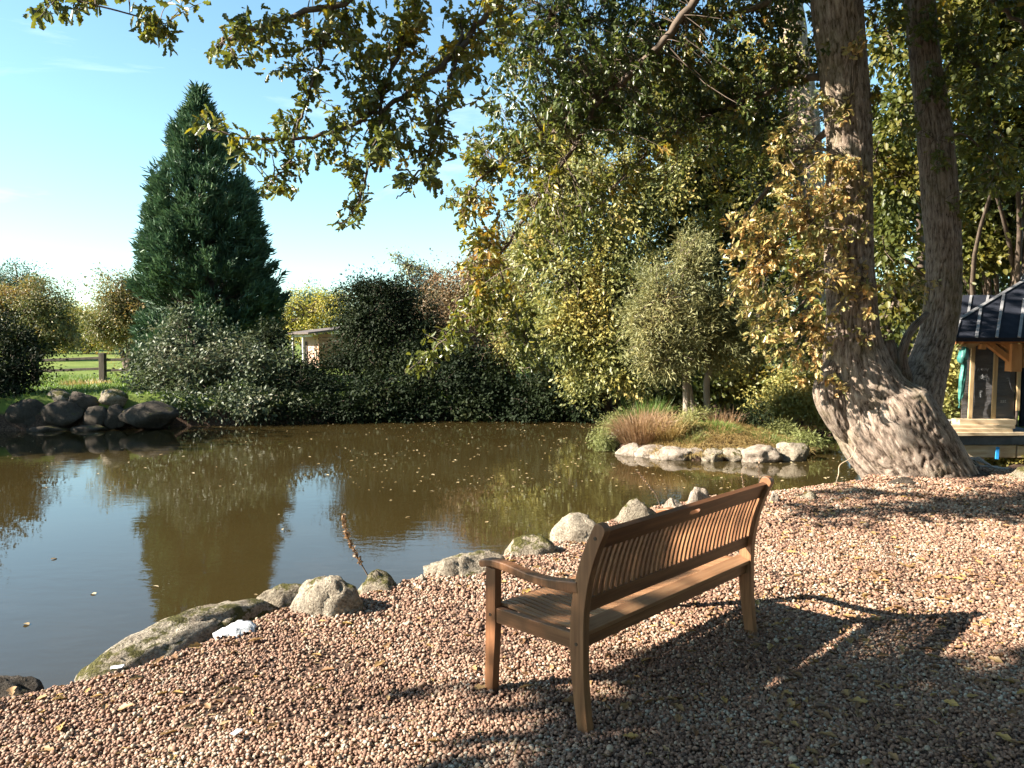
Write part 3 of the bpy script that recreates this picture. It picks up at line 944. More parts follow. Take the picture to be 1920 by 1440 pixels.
def leaf_mesh(name, pos, axis_, nrm, size, kind, mat):
    TV, TF = TM[kind]
    ax = norm(axis_)
    sd = norm(np.cross(ax, nrm))
    nn = np.cross(sd, ax)
    n, k = len(pos), len(TV)
    s = size[:, None, None]
    V = pos[:, None, :] + s * (TV[None, :, 0:1] * sd[:, None, :] + TV[None, :, 1:2] * ax[:, None, :] + TV[None, :, 2:3] * nn[:, None, :])
    off = (np.arange(n) * k)[:, None, None]
    Fs = [(f[None] + off).reshape(-1, f.shape[1]) for f in TF]
    return mesh_np(name, V.reshape(-1, 3), Fs, mat)

def sph(rng, n):
    return norm(rng.normal(size=(n, 3)))

def ell_area(r):
    a, b, c = r
    p = 1.6
    return 4 * math.pi * ((((a * b) ** p + (a * c) ** p + (b * c) ** p) / 3) ** (1 / p))

def crown_points(rng, lobes, leaf_area, cover, per, clump_r, shell=0.55, gap=0.36, gapf=1.1, lumps=0.7, twig=0.8, rise=0.45):
    """clumps of leaves in and on ellipsoid lobes [(centre, radii)]; returns leaf positions, clump centres and outward directions"""
    Cc, Oo, Tt = [], [], []
    for (c, r) in lobes:
        c = np.asarray(c, float); r = np.asarray(r, float)
        n = max(4, int(cover * 0.5 * ell_area(r) / (leaf_area * per)))
        d = sph(rng, n)
        rad = 1 - (1 - rng.random(n) ** (1 / 2.2)) * (1.4 * (1 - shell) + 0.25)
        rad = np.clip(rad, 0.05, 1) * (1 + lumps * 2 * (vnoise(d * 2.3 + c * 3.1, 5) - 0.5) + lumps * 1.3 * (vnoise(d * 5.5 + c * 2.1, 15) - 0.5))
        sprig = rng.random(n) < 0.07
        rad[sprig] *= rng.uniform(1.03, 1.16, sprig.sum())
        p = c + d * r * rad[:, None]
        ok = vnoise(p * gapf / max(0.25, r.mean()) * 1.6 + 5.3, 8) > gap
        Cc.append(p[ok]); Oo.append(d[ok]); Tt.append(np.full(ok.sum(), min(r.mean(), 1.6) * twig))
    C = np.concatenate(Cc); O = np.concatenate(Oo)
    m = len(C)
    k = rng.integers(int(per * 0.6), int(per * 1.4) + 1, m)
    idx = np.repeat(np.arange(m), k)
    # every clump is a leafy shoot that grows outwards and up
    T = np.concatenate(Tt) * rng.uniform(0.4, 1.4, m)
    td = norm(O * 0.9 + np.array((0, 0, rise)) + rng.normal(size=(m, 3)) * 0.5)
    t = rng.random(len(idx))
    off = rng.normal(size=(len(idx), 3)) * clump_r * np.array((1, 1, 0.8)) * (1.0 - 0.55 * t)[:, None]
    pos = C[idx] + td[idx] * ((t - 0.6) * T[idx])[:, None] + off
    return pos, idx, off, C, O

def foliage(name, rng, lobes, mat, kind='simple', size=0.1, cover=3.0, per=14, clump=None, shell=0.55, gap=0.36, gapf=1.1, droop=0.35, upn=0.7, outw=0.7, lumps=0.7, zmin=None, twig=0.8, rise=0.45):
    clump = clump if clump else size * 1.5
    pos, idx, off, C, O = crown_points(rng, lobes, TM_AREA[kind] * size * size, cover, per, clump, shell, gap, gapf, lumps, twig, rise)
    if zmin is not None:
        k = pos[:, 2] > zmin
        pos, idx, off = pos[k], idx[k], off[k]
    n = len(pos)
    ax = norm(off) * 0.8 + O[idx] * 0.5 + rng.normal(size=(n, 3)) * 0.45 + np.array((0, 0, -droop))
    nr = O[idx] * outw + np.array((0, 0, upn)) + rng.normal(size=(n, 3)) * 0.6
    return leaf_mesh(name, pos, ax, nr, size * rng.uniform(0.65, 1.25, n), kind, mat), C

def L(u, v, d, ru, rv, rd=None):
    """lobe: pixel centre, depth, pixel radii"""
    k = d / F
    return (P(u, v, d), (ru * k, (rd if rd else (ru + rv) / 2 * k), rv * k))

def branches(rng, ts, start, r0, targets, frac=1.0, r1=0.006, n=4, sag=0.15):
    """thin limbs from start to some of the targets"""
    start = np.asarray(start, float)
    for t in targets:
        if rng.random() > frac: continue
        mid = start + (t - start) * rng.uniform(0.4, 0.6) + rng.normal(size=3) * np.linalg.norm(t - start) * 0.10 + np.array((0, 0, sag * np.linalg.norm(t - start) * 0.3))
        pts = spline([start, mid, t], 3)
        ts.add(pts, np.linspace(r0, r1, len(pts)), n)

def plant(name, label, cat, lobes, mat, base=None, seed=1, kind='simple', size=0.1, cover=3.0, per=14, trunk_r=0.05, group=None, bark='twig', stems=True, frac=0.12, tname='trunk', fname='crown', zb=None, nstem=1, **kw):
    rng = np.random.default_rng(seed)
    if base is None:
        c = np.mean([l[0] for l in lobes], axis=0)
        base = (c[0], c[1])
    z0 = float(height(np.array([base]))[0]) if zb is None else zb
    z0 = max(z0, -0.6)
    root = empty(name, (base[0], base[1], z0))
    tag(root, label, cat, group)
    me, C = foliage(fname, rng, lobes, M[mat], kind, size, cover, per, zmin=WATER_Z + 0.02, **kw)
    child_world(fname, me, root)
    if stems:
        ts = TubeSet()
        b = np.array((base[0], base[1], z0 - 0.1))
        for s in range(nstem):
            bb = b + (np.array((rng.uniform(-1, 1), rng.uniform(-1, 1), 0)) * trunk_r * 5 if nstem > 1 else 0)
            for i, (c, r) in enumerate(lobes):
                if nstem > 1 and i % nstem != s: continue
                c = np.asarray(c)
                mid = bb + (c - bb) * 0.5 + np.array((0, 0, 0.12 * np.linalg.norm(c - bb))) * (1 if abs(c[0] - bb[0]) > 0.3 else 0) + rng.normal(size=3) * 0.05 * np.linalg.norm(c - bb)
                pts = spline([bb, mid, c + np.array((0, 0, r[2] * 0.3))], 5)
                rr = np.linspace(trunk_r, trunk_r * 0.25, len(pts))
                ts.add(pts, rr, 7)
                near = C[np.linalg.norm((C - c) / np.asarray(r), axis=1) < 1.3]
                branches(rng, ts, c, trunk_r * 0.3, near, frac, 0.004 + trunk_r * 0.03, 3)
        child_world(tname, ts.mesh(tname, M[bark]), root)
    return root

# ---------------------------------------------------------------- the far bank, left to right
far_trees = 'trees beyond the field'
plant('broadleaf_tree', 'blue green tree at the far left edge behind the orange topped one', 'tree',
      [L(-20, 560, 62, 60, 60), L(35, 545, 62, 42, 50), L(-70, 590, 62, 60, 60)], 'far_green', seed=11, size=0.19, cover=3.0, trunk_r=0.25, group=far_trees, twig=0.4, lumps=0.55)
plant('broadleaf_tree', 'olive tree turning orange at its top, at the left end of the field', 'tree',
      [L(70, 565, 45, 52, 45), L(20, 610, 45, 50, 45), L(100, 600, 45, 42, 45), L(60, 640, 45, 60, 30), L(0, 560, 45, 40, 30), L(120, 640, 45, 40, 24)], 'autumn_tree', seed=12, size=0.14, cover=3.0, trunk_r=0.2, group=far_trees, twig=0.4, lumps=0.55)
plant('broadleaf_tree', 'bright yellow green small tree in the middle of the far field edge', 'tree',
      [L(140, 600, 56, 42, 42), L(175, 620, 56, 40, 35), L(120, 625, 56, 40, 30), L(205, 630, 56, 40, 25)], 'yellow_tree', seed=13, size=0.17, cover=3.0, trunk_r=0.15, group=far_trees, twig=0.4, lumps=0.55)
plant('broadleaf_tree', 'brown and green tree beside the left flank of the tall conifer', 'tree',
      [L(225, 560, 36, 48, 50), L(200, 610, 36, 42, 42), L(250, 620, 36, 45, 50), L(270, 560, 36, 40, 50)], 'autumn_tree', seed=14, size=0.12, cover=3.0, trunk_r=0.15, group=far_trees, twig=0.4, lumps=0.55, zb=0.3)
plant('broadleaf_tree', 'sunlit yellow tree behind the little wooden shed', 'tree',
      [L(575, 590, 52, 48, 45), L(625, 585, 52, 45, 42), L(540, 605, 52, 35, 30)], 'yellow_tree', seed=15, size=0.17, cover=3.0, trunk_r=0.2, group=far_trees, twig=0.4, lumps=0.55)
plant('broadleaf_tree', 'grey green tree top rising behind the yellow tree', 'tree',
      [L(572, 560, 80, 32, 25), L(620, 560, 80, 30, 20)], 'far_green', seed=16, size=0.24, cover=2.4, trunk_r=0.25, group=far_trees, twig=0.4, lumps=0.55)

def treeline():
    rng = np.random.default_rng(77)
    lobes = []
    for x in np.arange(-95, 100, 7.0):
        y = 118 + 10 * math.sin(x * 0.11) + rng.uniform(-4, 4)
        h = rng.uniform(3.2, 5.2)
        lobes.append(((x, y, 1.2 + h * 0.45), (rng.uniform(4.5, 6), 3.5, h * 0.62)))
    me, _ = foliage('distant_treeline', rng, lobes, M['far_green'], 'simple', 0.7, 1.4, 12, shell=0.8, gap=0.2, twig=0.3, lumps=0.3)
    tag(link('distant_treeline', me), 'low hazy hedge line closing off the field', None, None, 'stuff')
treeline()

def sequoia():
    rng = np.random.default_rng(5)
    d = 27.0
    k = d / F
    base = P(388, 690, d)
    z0 = float(height(np.array([[base[0], base[1]]]))[0])
    root = empty('giant_conifer', (base[0], base[1], z0))
    tag(root, 'tall dense blue green conifer with a pointed crown beyond the pond', 'conifer')
    top = P(378, 190, d)[2]
    prof_v = np.array([170, 190, 215, 250, 300, 350, 400, 450, 500, 550, 600, 650, 700, 730])
    prof_w = np.array([2, 8, 20, 42, 71, 95, 112, 123, 131, 136, 138, 136, 130, 116]) * k * 0.87
    zt = np.array([P(378, v, d)[2] for v in prof_v])
    cxs = np.array([P(u, 400, d)[0] for u in np.interp(prof_v, [163, 350, 550, 730], [378, 379, 392, 392])])
    n = 5200
    zz = rng.uniform(0, 1, n * 3)
    z = zt[-1] + (zt[0] - zt[-1]) * zz
    w = np.interp(z, zt[::-1], prof_w[::-1])
    keep = rng.random(len(z)) < np.clip(w / prof_w.max(), 0.07, 1)
    z, w = z[keep][:n], w[keep][:n]
    th = rng.uniform(0, 2 * math.pi, len(z))
    cx = np.interp(z, zt[::-1], cxs[::-1])
    # branch fans: bulging plumes with dark gaps between
    bul = vnoise(np.column_stack((np.cos(th) * 3.2, np.sin(th) * 3.2, z * 1.5)), 3) * 0.7 + 0.3 * vnoise(np.column_stack((np.cos(th) * 8, np.sin(th) * 8, z * 3.4)), 4)
    rr = w * np.where(rng.random(len(z)) < 0.25, rng.uniform(0.2, 0.7, len(z)), 0.55 + 0.45 * rng.random(len(z)) ** 0.35) * (0.62 + 0.64 * bul)
    C = np.column_stack((cx + np.cos(th) * rr, d + np.sin(th) * rr, z))
    ok = (bul > 0.38)
    C, th = C[ok], th[ok]
    out = np.column_stack((np.cos(th), np.sin(th), np.full(len(th), 0.95)))
    per = 20
    idx = np.repeat(np.arange(len(C)), per)
    t = rng.random(len(idx))
    ax = norm(norm(out)[idx] + rng.normal(size=(len(idx), 3)) * 0.42)
    pos = C[idx] - norm(out)[idx] * 0.16 + norm(out)[idx] * (t * 0.34)[:, None] + rng.normal(size=(len(idx), 3)) * 0.055
    nr = rng.normal(size=(len(idx), 3))
    me = leaf_mesh('crown', pos, ax, nr, rng.uniform(0.16, 0.34, len(idx)), 'narrow', M['sequoia'])
    child_world('crown', me, root)
    ts = TubeSet()
    zz2 = np.linspace(z0 - 0.2, top - 0.3, 14)
    ts.add(np.column_stack((np.interp(zz2, zt[::-1], cxs[::-1]), np.full(14, d), zz2)), np.linspace(0.38, 0.02, 14), 10)
    child_world('trunk', ts.mesh('trunk', M['twig']), root)
    ts = TubeSet()
    for i in rng.choice(len(C), 420, replace=False):
        c = C[i]
        a = np.array((np.interp(c[2] - 0.5, zt[::-1], cxs[::-1]), d, c[2] - 0.35 * abs(np.hypot(c[0] - cxs.mean(), c[1] - d))))
        ts.add(spline([a, a * 0.5 + c * 0.5 - np.array((0, 0, 0.12)), c], 3), np.linspace(0.035, 0.008, 7), 3)
    child_world('branches', ts.mesh('branches', M['twig']), root)['kind'] = 'stuff'
sequoia()

# trees past the left edge of the picture; they shade the far corner of the pond
plant('ash_tree', 'broad dark tree on the left bank whose shade lies over the far water', 'tree',
      [((-17.8, 15.2, 4.0), (2.5, 2.2, 2.0)), ((-18.8, 14.4, 5.4), (2.2, 2.0, 1.5)), ((-17.0, 16.0, 2.4), (1.7, 1.3, 1.6)), ((-20.8, 13.8, 4.0), (2.4, 2.2, 2.2))], 'dark_shrub', base=(-18.9, 15.8), zb=0.1, seed=20, size=0.22, cover=3.5, trunk_r=0.25, gap=0.3)
plant('bank_shrub', 'dark leafy shrub overhanging the stones at the left end of the pond', 'shrub',
      [L(20, 700, 19.6, 58, 55), L(-50, 640, 20, 60, 80), L(35, 640, 20, 38, 42), L(50, 760, 19.2, 40, 30), L(-40, 760, 19.0, 60, 50)], 'dark_shrub', seed=21, size=0.095, cover=3.6, trunk_r=0.05)
bank = 'shrubs along the far bank'
plant('variegated_shrub', 'grey green shrub with pale glinting leaves in front of the tall conifer', 'shrub',
      [L(330, 640, 21.6, 62, 42), L(285, 690, 21.3, 50, 45), L(360, 700, 20.8, 80, 55), L(450, 670, 21.2, 60, 50), L(500, 700, 21.0, 55, 45), L(400, 750, 20.2, 85, 35), L(480, 755, 20.2, 70, 34), L(330, 765, 20.0, 60, 26), L(400, 640, 22, 45, 45), L(290, 740, 20.6, 50, 40), L(345, 605, 22, 22, 30)], 'grey_shrub', seed=22, kind='simple', size=0.115, cover=3.6, group=bank, nstem=4, trunk_r=0.03, gap=0.4)
plant('bramble_shrub', 'dense green bramble clump at the water below the shed', 'shrub',
      [L(555, 730, 20.9, 52, 40), L(610, 735, 21.2, 45, 40), L(560, 765, 20.5, 70, 26), L(640, 768, 20.6, 50, 24)], 'dark_shrub', seed=23, size=0.095, cover=3.6, group=bank, nstem=3, trunk_r=0.02)
plant('arching_shrub', 'big dark evergreen shrub with arching twigs right of the shed', 'shrub',
      [L(705, 600, 23.4, 85, 62), L(690, 545, 23.6, 55, 34), L(668, 615, 23.2, 36, 40), L(770, 620, 23.5, 55, 60), L(700, 670, 23, 95, 40), L(740, 560, 23.8, 40, 40)], 'dark_shrub', seed=24, size=0.095, cover=3.6, group=bank, nstem=5, trunk_r=0.03, gap=0.3)
plant('ivy_bank', 'black green ivy mass hanging over the water right of the bramble', 'ivy',
      [L(690, 735, 21.3, 70, 42), L(760, 745, 21.4, 60, 38), L(690, 770, 20.8, 80, 24), L(770, 772, 21.0, 60, 20)], 'dark_shrub', seed=25, kind='round', size=0.095, cover=3.6, group=bank, nstem=3, trunk_r=0.02)
plant('ivy_bank', 'dark ivy thicket under the drooping lit oak twig', 'ivy',
      [L(850, 720, 21.8, 75, 55), L(920, 735, 21.8, 60, 48), L(870, 768, 21.2, 100, 24), L(800, 690, 22.0, 60, 45), L(880, 680, 22.4, 60, 40)], 'dark_shrub', seed=26, kind='round', size=0.095, cover=3.6, group=bank, nstem=3, trunk_r=0.02)
plant('ivy_bank', 'deep shadowed thicket left of the island', 'ivy',
      [L(1010, 730, 21.6, 65, 50), L(1070, 750, 21.0, 45, 38), L(1040, 690, 22.0, 60, 40), L(1010, 768, 21.0, 80, 24), L(1090, 765, 20.6, 40, 26)], 'dark_shrub', seed=27, kind='round', size=0.095, cover=3.6, group=bank, nstem=3, trunk_r=0.02)
plant('thorn_shrub', 'reddish brown thin leaved shrub with visible stems behind the evergreen', 'shrub',
      [L(800, 570, 26, 50, 55), L(840, 620, 25.5, 45, 50), L(790, 630, 26, 40, 40)], 'brown_shrub', seed=28, size=0.10, cover=2.0, group=bank, nstem=5, trunk_r=0.035, gap=0.45, frac=0.25)
plant('slender_tree', 'wispy half bare sapling against the pale sky above the shrubs', 'tree',
      [L(765, 500, 31, 30, 34), L(745, 480, 31, 18, 18), L(790, 510, 31, 24, 24), L(820, 515, 31, 28, 22)], 'hazel', seed=29, size=0.10, cover=0.55, trunk_r=0.05, gap=0.45, frac=0.6, per=8)
plant('thorn_tree', 'broad olive and russet hawthorn behind the dark thicket', 'tree',
      [L(905, 560, 27, 60, 60), L(960, 500, 27, 55, 55), L(985, 570, 26.5, 60, 60), L(920, 620, 26, 70, 50), L(1000, 630, 26, 60, 50), L(900, 520, 27, 40, 40)], 'brown_shrub', seed=30, size=0.11, cover=5.0, trunk_r=0.10, gap=0.36, nstem=3)
plant('hazel_tree', 'tall yellow green hazel lit by the sun left of the island tree', 'tree',
      [L(1050, 400, 20.5, 70, 70), L(1110, 330, 21, 80, 60), L(1160, 430, 20.5, 80, 80), L(1070, 520, 20.2, 70, 70), L(1160, 560, 20, 70, 70), L(1060, 620, 19.8, 65, 60), L(1130, 660, 19.6, 75, 60), L(1180, 700, 19.6, 60, 40), L(1220, 350, 21, 70, 70), L(1000, 470, 21, 50, 60)], 'hazel', seed=31, kind='simple', size=0.125, cover=4.6, trunk_r=0.10, nstem=5, base=(2.4, 21.6), gap=0.36)
plant('maple_tree', 'tall leafy maple filling the gap above the island', 'tree',
      [L(1300, 300, 22, 100, 100), L(1400, 380, 22, 90, 90), L(1280, 450, 22, 90, 80), L(1420, 500, 22, 90, 90), L(1330, 200, 23, 110, 90), L(1460, 250, 23, 90, 100), L(1230, 200, 23, 90, 80), L(1400, 620, 21.5, 80, 60), L(1150, 150, 24, 100, 90), L(1050, 260, 24, 70, 80)], 'maple', seed=32, kind='simple', size=0.15, cover=4.6, trunk_r=0.13, base=(6.3, 23.0), gap=0.34)
plant('understory_shrub', 'dark green undergrowth between the island tree and the oak', 'shrub',
      [L(1310, 720, 20, 60, 40), L(1370, 720, 20, 60, 45), L(1250, 740, 20.5, 50, 30), L(1420, 690, 20, 50, 50)], 'maple', seed=33, kind='round', size=0.13, cover=5.0, group=bank, nstem=4, trunk_r=0.03)
plant('olive_shrub', 'rounded olive green shrub at the waterline left of the oak foot', 'shrub',
      [L(1490, 750, 17.8, 62, 36), L(1540, 760, 17.6, 50, 34), L(1450, 765, 17.8, 40, 26), L(1500, 710, 18.2, 50, 26)], 'hazel', seed=34, size=0.09, cover=5.0, group=bank, nstem=4, trunk_r=0.02)
plant('woodland_tree', 'shaded trees seen between the two oak stems', 'tree',
      [L(1680, 400, 16, 55, 90), L(1680, 560, 16, 55, 70), L(1690, 250, 17, 50, 80), L(1660, 680, 16, 60, 50), L(1560, 620, 17, 60, 70), L(1550, 450, 18, 70, 90)], 'maple', seed=35, kind='round', size=0.14, cover=4.5, trunk_r=0.15, base=(8.9, 18.6), gap=0.42)
plant('woodland_tree', 'bright green maple hanging over the black cabin roof', 'tree',
      [L(1860, 120, 12, 90, 90), L(1890, 280, 12, 80, 80), L(1850, 400, 14.5, 60, 70), L(1820, 230, 12.5, 50, 60), L(1900, 460, 15, 60, 50), L(1830, 20, 12, 100, 70), L(1960, 200, 12, 70, 120), L(1840, 500, 16, 60, 50)], 'maple', seed=36, kind='round', size=0.12, cover=4.5, trunk_r=0.07, base=(9.9, 15.5), gap=0.36)
plant('laurel_shrub', 'sunlit yellow green bush between the oak foot and the cabin', 'shrub',
      [L(1775, 700, 14.6, 35, 60), L(1790, 770, 14.2, 40, 40), L(1740, 740, 14.8, 40, 50), L(1830, 640, 15.6, 40, 60)], 'hazel', seed=37, kind='round', size=0.11, cover=5.0, nstem=3, trunk_r=0.02)
plant('laurel_shrub', 'low bright weeds under the cabin deck', 'shrub',
      [L(1880, 868, 12.6, 50, 18), L(1930, 862, 12.4, 50, 22)], 'hazel', seed=38, kind='round', size=0.07, cover=5.0, nstem=2, trunk_r=0.008)
# ---------------------------------------------------------------- the old oak with two stems
def bark_tube(ctrl, n=120, step=0.022, amp=0.030, lump=0.05, seed=1, ridge_f=30.0):
    """ctrl rows of (x, y, z, r); returns vertices, quads, ridge values"""
    c = np.asarray(ctrl, float)
    L_ = np.linalg.norm(np.diff(c[:, :3], axis=0), axis=1).sum()
    sp = spline(c, 24)
    s = np.concatenate(([0], np.cumsum(np.linalg.norm(np.diff(sp[:, :3], axis=0), axis=1))))
    m = int(L_ / step)
    q = np.linspace(0, s[-1], m)
    pts = np.column_stack([np.interp(q, s, sp[:, i]) for i in range(4)])
    V, Q = tube_arrays(pts[:, :3], pts[:, 3], n)
    ctr = np.repeat(pts[:, :3], n, axis=0)
    nr = norm(V - ctr)
    ss = np.repeat(q, n)
    ang = np.tile(np.linspace(0, 2 * math.pi, n, endpoint=False), m)
    rr = 0.35
    cyl = np.column_stack((np.cos(ang) * rr * ridge_f, np.sin(ang) * rr * ridge_f, ss * ridge_f * 0.22))
    warp = fbm(np.column_stack((np.cos(ang) * 3, np.sin(ang) * 3, ss * 3)), 2, seed + 9) - 0.5
    cyl = cyl + warp[:, None] * np.array((1.1, 1.1, 0.5))
    rid = 1 - np.abs(2 * vnoise(cyl, seed) - 1)
    rid2 = 1 - np.abs(2 * vnoise(cyl * 2.1 + 7, seed + 1) - 1)
    ridge = np.clip(0.65 * rid + 0.35 * rid2, 0, 1)
    low = fbm(np.column_stack((np.cos(ang) * 1.3, np.sin(ang) * 1.3, ss * 1.3)), 3, seed + 20) - 0.5
    V = V + nr * (-(ridge ** 3) * amp * 1.5 + low * 2 * lump)[:, None]
    uv = np.column_stack((np.cos(ang) * 0.4, np.sin(ang) * 0.4, ss)) + warp[:, None] * 0.02
    return V, Q, 1 - ridge ** 2.5, uv

def bark_mesh(name, tubes, mat):
    Vs, Qs, Rs, Us, n = [], [], [], [], 0
    for V, Q, R, uv in tubes:
        Us.append(uv); Vs.append(V); Qs.append(Q + n); Rs.append(R); n += len(V)
    me = mesh_np(name, np.concatenate(Vs), [np.concatenate(Qs)], mat, True)
    at = me.attributes.new('ridge', 'FLOAT', 'POINT')
    at.data.foreach_set('value', np.concatenate(Rs).astype(np.float32))
    at = me.attributes.new('barkuv', 'FLOAT_VECTOR', 'POINT')
    at.data.foreach_set('vector', np.concatenate(Us).astype(np.float32).ravel())
    return me

def PR(u, v, d, rpx):
    return np.array((*P(u, v, d), rpx * d / F))

OAK_BASE = (4.95, 9.25)
oak = empty('oak_tree', (OAK_BASE[0], OAK_BASE[1], -0.15))
tag(oak, 'old leaning oak with two thick stems at the pond edge', 'tree')
d0 = 9.15
trunk = bark_tube([PR(1745, 955, d0, 108), PR(1738, 925, d0, 98), PR(1726, 895, d0, 92), PR(1698, 850, d0, 93), PR(1664, 800, d0, 94), PR(1641, 760, d0, 88), PR(1630, 728, d0, 66), PR(1622, 700, d0, 40), PR(1616, 680, d0, 14)], 240, 0.017, 0.017, 0.022, 3, 32)
root_r = bark_tube([PR(1668, 770, d0 + .1, 20), PR(1705, 800, d0 + .1, 34), PR(1742, 835, d0 + .05, 38), PR(1778, 872, d0, 30), PR(1812, 902, d0 - .05, 18), PR(1850, 925, d0 - .1, 8)], 110, 0.015, 0.014, 0.02, 5, 32)
burl = bark_tube([PR(1600, 830, d0 - .1, 14), PR(1572, 785, d0 - .15, 26), PR(1556, 735, d0 - .15, 31), PR(1562, 695, d0 - .1, 22), PR(1580, 660, d0, 12)], 100, 0.015, 0.016, 0.03, 6, 32)
child_world('trunk', bark_mesh('trunk', [trunk, root_r, burl], M['oak_bark']), oak)
stem_l = bark_tube([PR(1672, 840, d0, 74), PR(1640, 785, d0, 80), PR(1617, 730, d0, 76), PR(1604, 675, d0, 60), PR(1599, 625, d0, 49), PR(1597, 560, d0, 45), PR(1592, 480, d0 + .05, 44), PR(1592, 380, d0 + .1, 42), PR(1592, 260, d0 + .15, 40), PR(1582, 140, d0 + .15, 43), PR(1570, 20, d0 + .1, 45), PR(1560, -110, d0, 44), PR(1545, -260, d0 - .1, 38), PR(1520, -420, d0 - .3, 26)], 130, 0.022, 0.017, 0.016, 8, 34)
o = child_world('stem', bark_mesh('stem', [stem_l], M['oak_bark']), oak)
stem_r = bark_tube([PR(1694, 870, d0, 50), PR(1698, 810, d0 + .05, 56), PR(1712, 755, d0 + .18, 50), PR(1738, 690, d0 + .4, 38), PR(1761, 610, d0 + .55, 32), PR(1770, 500, d0 + .6, 31), PR(1764, 390, d0 + .6, 32), PR(1755, 280, d0 + .6, 31), PR(1744, 190, d0 + .6, 28), PR(1732, 90, d0 + .6, 26), PR(1722, -60, d0 + .6, 27), PR(1725, -260, d0 + .6, 20)], 110, 0.022, 0.016, 0.014, 9, 34)
child_world('stem', bark_mesh('stem', [stem_r], M['oak_bark']), oak)
stub = bark_tube([PR(1668, 720, d0 + .2, 26), PR(1660, 665, d0 + .2, 24), PR(1656, 640, d0 + .2, 20)], 60, 0.02, 0.02, 0.02, 10)
hook = bark_tube([PR(1700, 715, d0 + .1, 12), PR(1692, 665, d0 + .05, 9), PR(1706, 622, d0 + .1, 8), PR(1738, 588, d0 + .3, 6)], 40, 0.02, 0.008, 0.008, 11)
child_world('broken_limb', bark_mesh('broken_limb', [stub, hook], M['oak_bark']), oak)

# limbs that carry the hanging foliage
rngo = np.random.default_rng(41)
skel = []
ts = TubeSet()
def limb(rows, r0, r1, n=7):
    p = spline([P(*r) for r in rows], 8)
    ts.add(p + rngo.normal(size=p.shape) * 0.012, np.linspace(r0, r1, len(p)), n)
    skel.append(p)
limb([(1562, -120, 9.10), (1400, -190, 8.70), (1200, -170, 7.63), (1000, -110, 7.16), (800, -50, 6.34), (620, 10, 6.07), (460, 60, 5.98), (405, 85, 5.90)], 0.06, 0.010)
limb([(1000, -110, 7.16), (930, 0, 6.51), (850, 100, 6.34), (740, 190, 6.16), (620, 245, 6.07), (500, 262, 5.98), (380, 240, 5.90)], 0.035, 0.006, 5)
limb([(800, -50, 6.34), (760, 60, 6.25), (720, 180, 6.16), (700, 290, 6.07), (670, 380, 6.07), (650, 425, 6.07)], 0.022, 0.005, 5)
limb([(870, 40, 6.42), (840, 160, 6.25), (815, 260, 6.25), (780, 330, 6.16), (745, 375, 6.16)], 0.018, 0.005, 5)
limb([(620, 10, 6.07), (600, 110, 6.07), (560, 230, 6.07), (540, 300, 5.98), (505, 345, 5.98)], 0.014, 0.004, 5)
limb([(1400, -190, 8.70), (1330, -40, 8.90), (1230, 90, 9.10), (1120, 190, 9.20), (1010, 270, 9.50), (920, 320, 9.70), (870, 370, 9.60)], 0.06, 0.010)
limb([(1120, 190, 9.20), (1060, 300, 9.20), (990, 400, 9.60), (930, 490, 9.70), (890, 560, 9.50), (830, 640, 9.30), (760, 700, 9.20)], 0.03, 0.005, 5)
limb([(930, 490, 9.70), (960, 570, 9.70), (990, 640, 9.60), (1010, 690, 9.60)], 0.012, 0.005, 5)
limb([(1580, 140, 9.30), (1500, 150, 9.60), (1400, 190, 9.90), (1300, 230, 10.10), (1200, 300, 10.00), (1130, 380, 9.80)], 0.05, 0.010)
limb([(1585, 220, 9.30), (1490, 300, 9.70), (1400, 400, 10.00), (1350, 440, 10.00)], 0.05, 0.01)
limb([(1560, -80, 9.10), (1450, 0, 9.50), (1300, 40, 10.00), (1150, 40, 10.20), (1040, 30, 10.00)], 0.05, 0.01)
limb([(1725, -40, 9.70), (1790, -60, 10.00), (1860, 0, 10.20), (1930, 60, 10.20)], 0.07, 0.02)
limb([(800, -50, 6.34), (620, -150, 5.98), (400, -210, 5.63), (150, -230, 5.28)], 0.03, 0.008, 5)
SK = np.concatenate(skel)

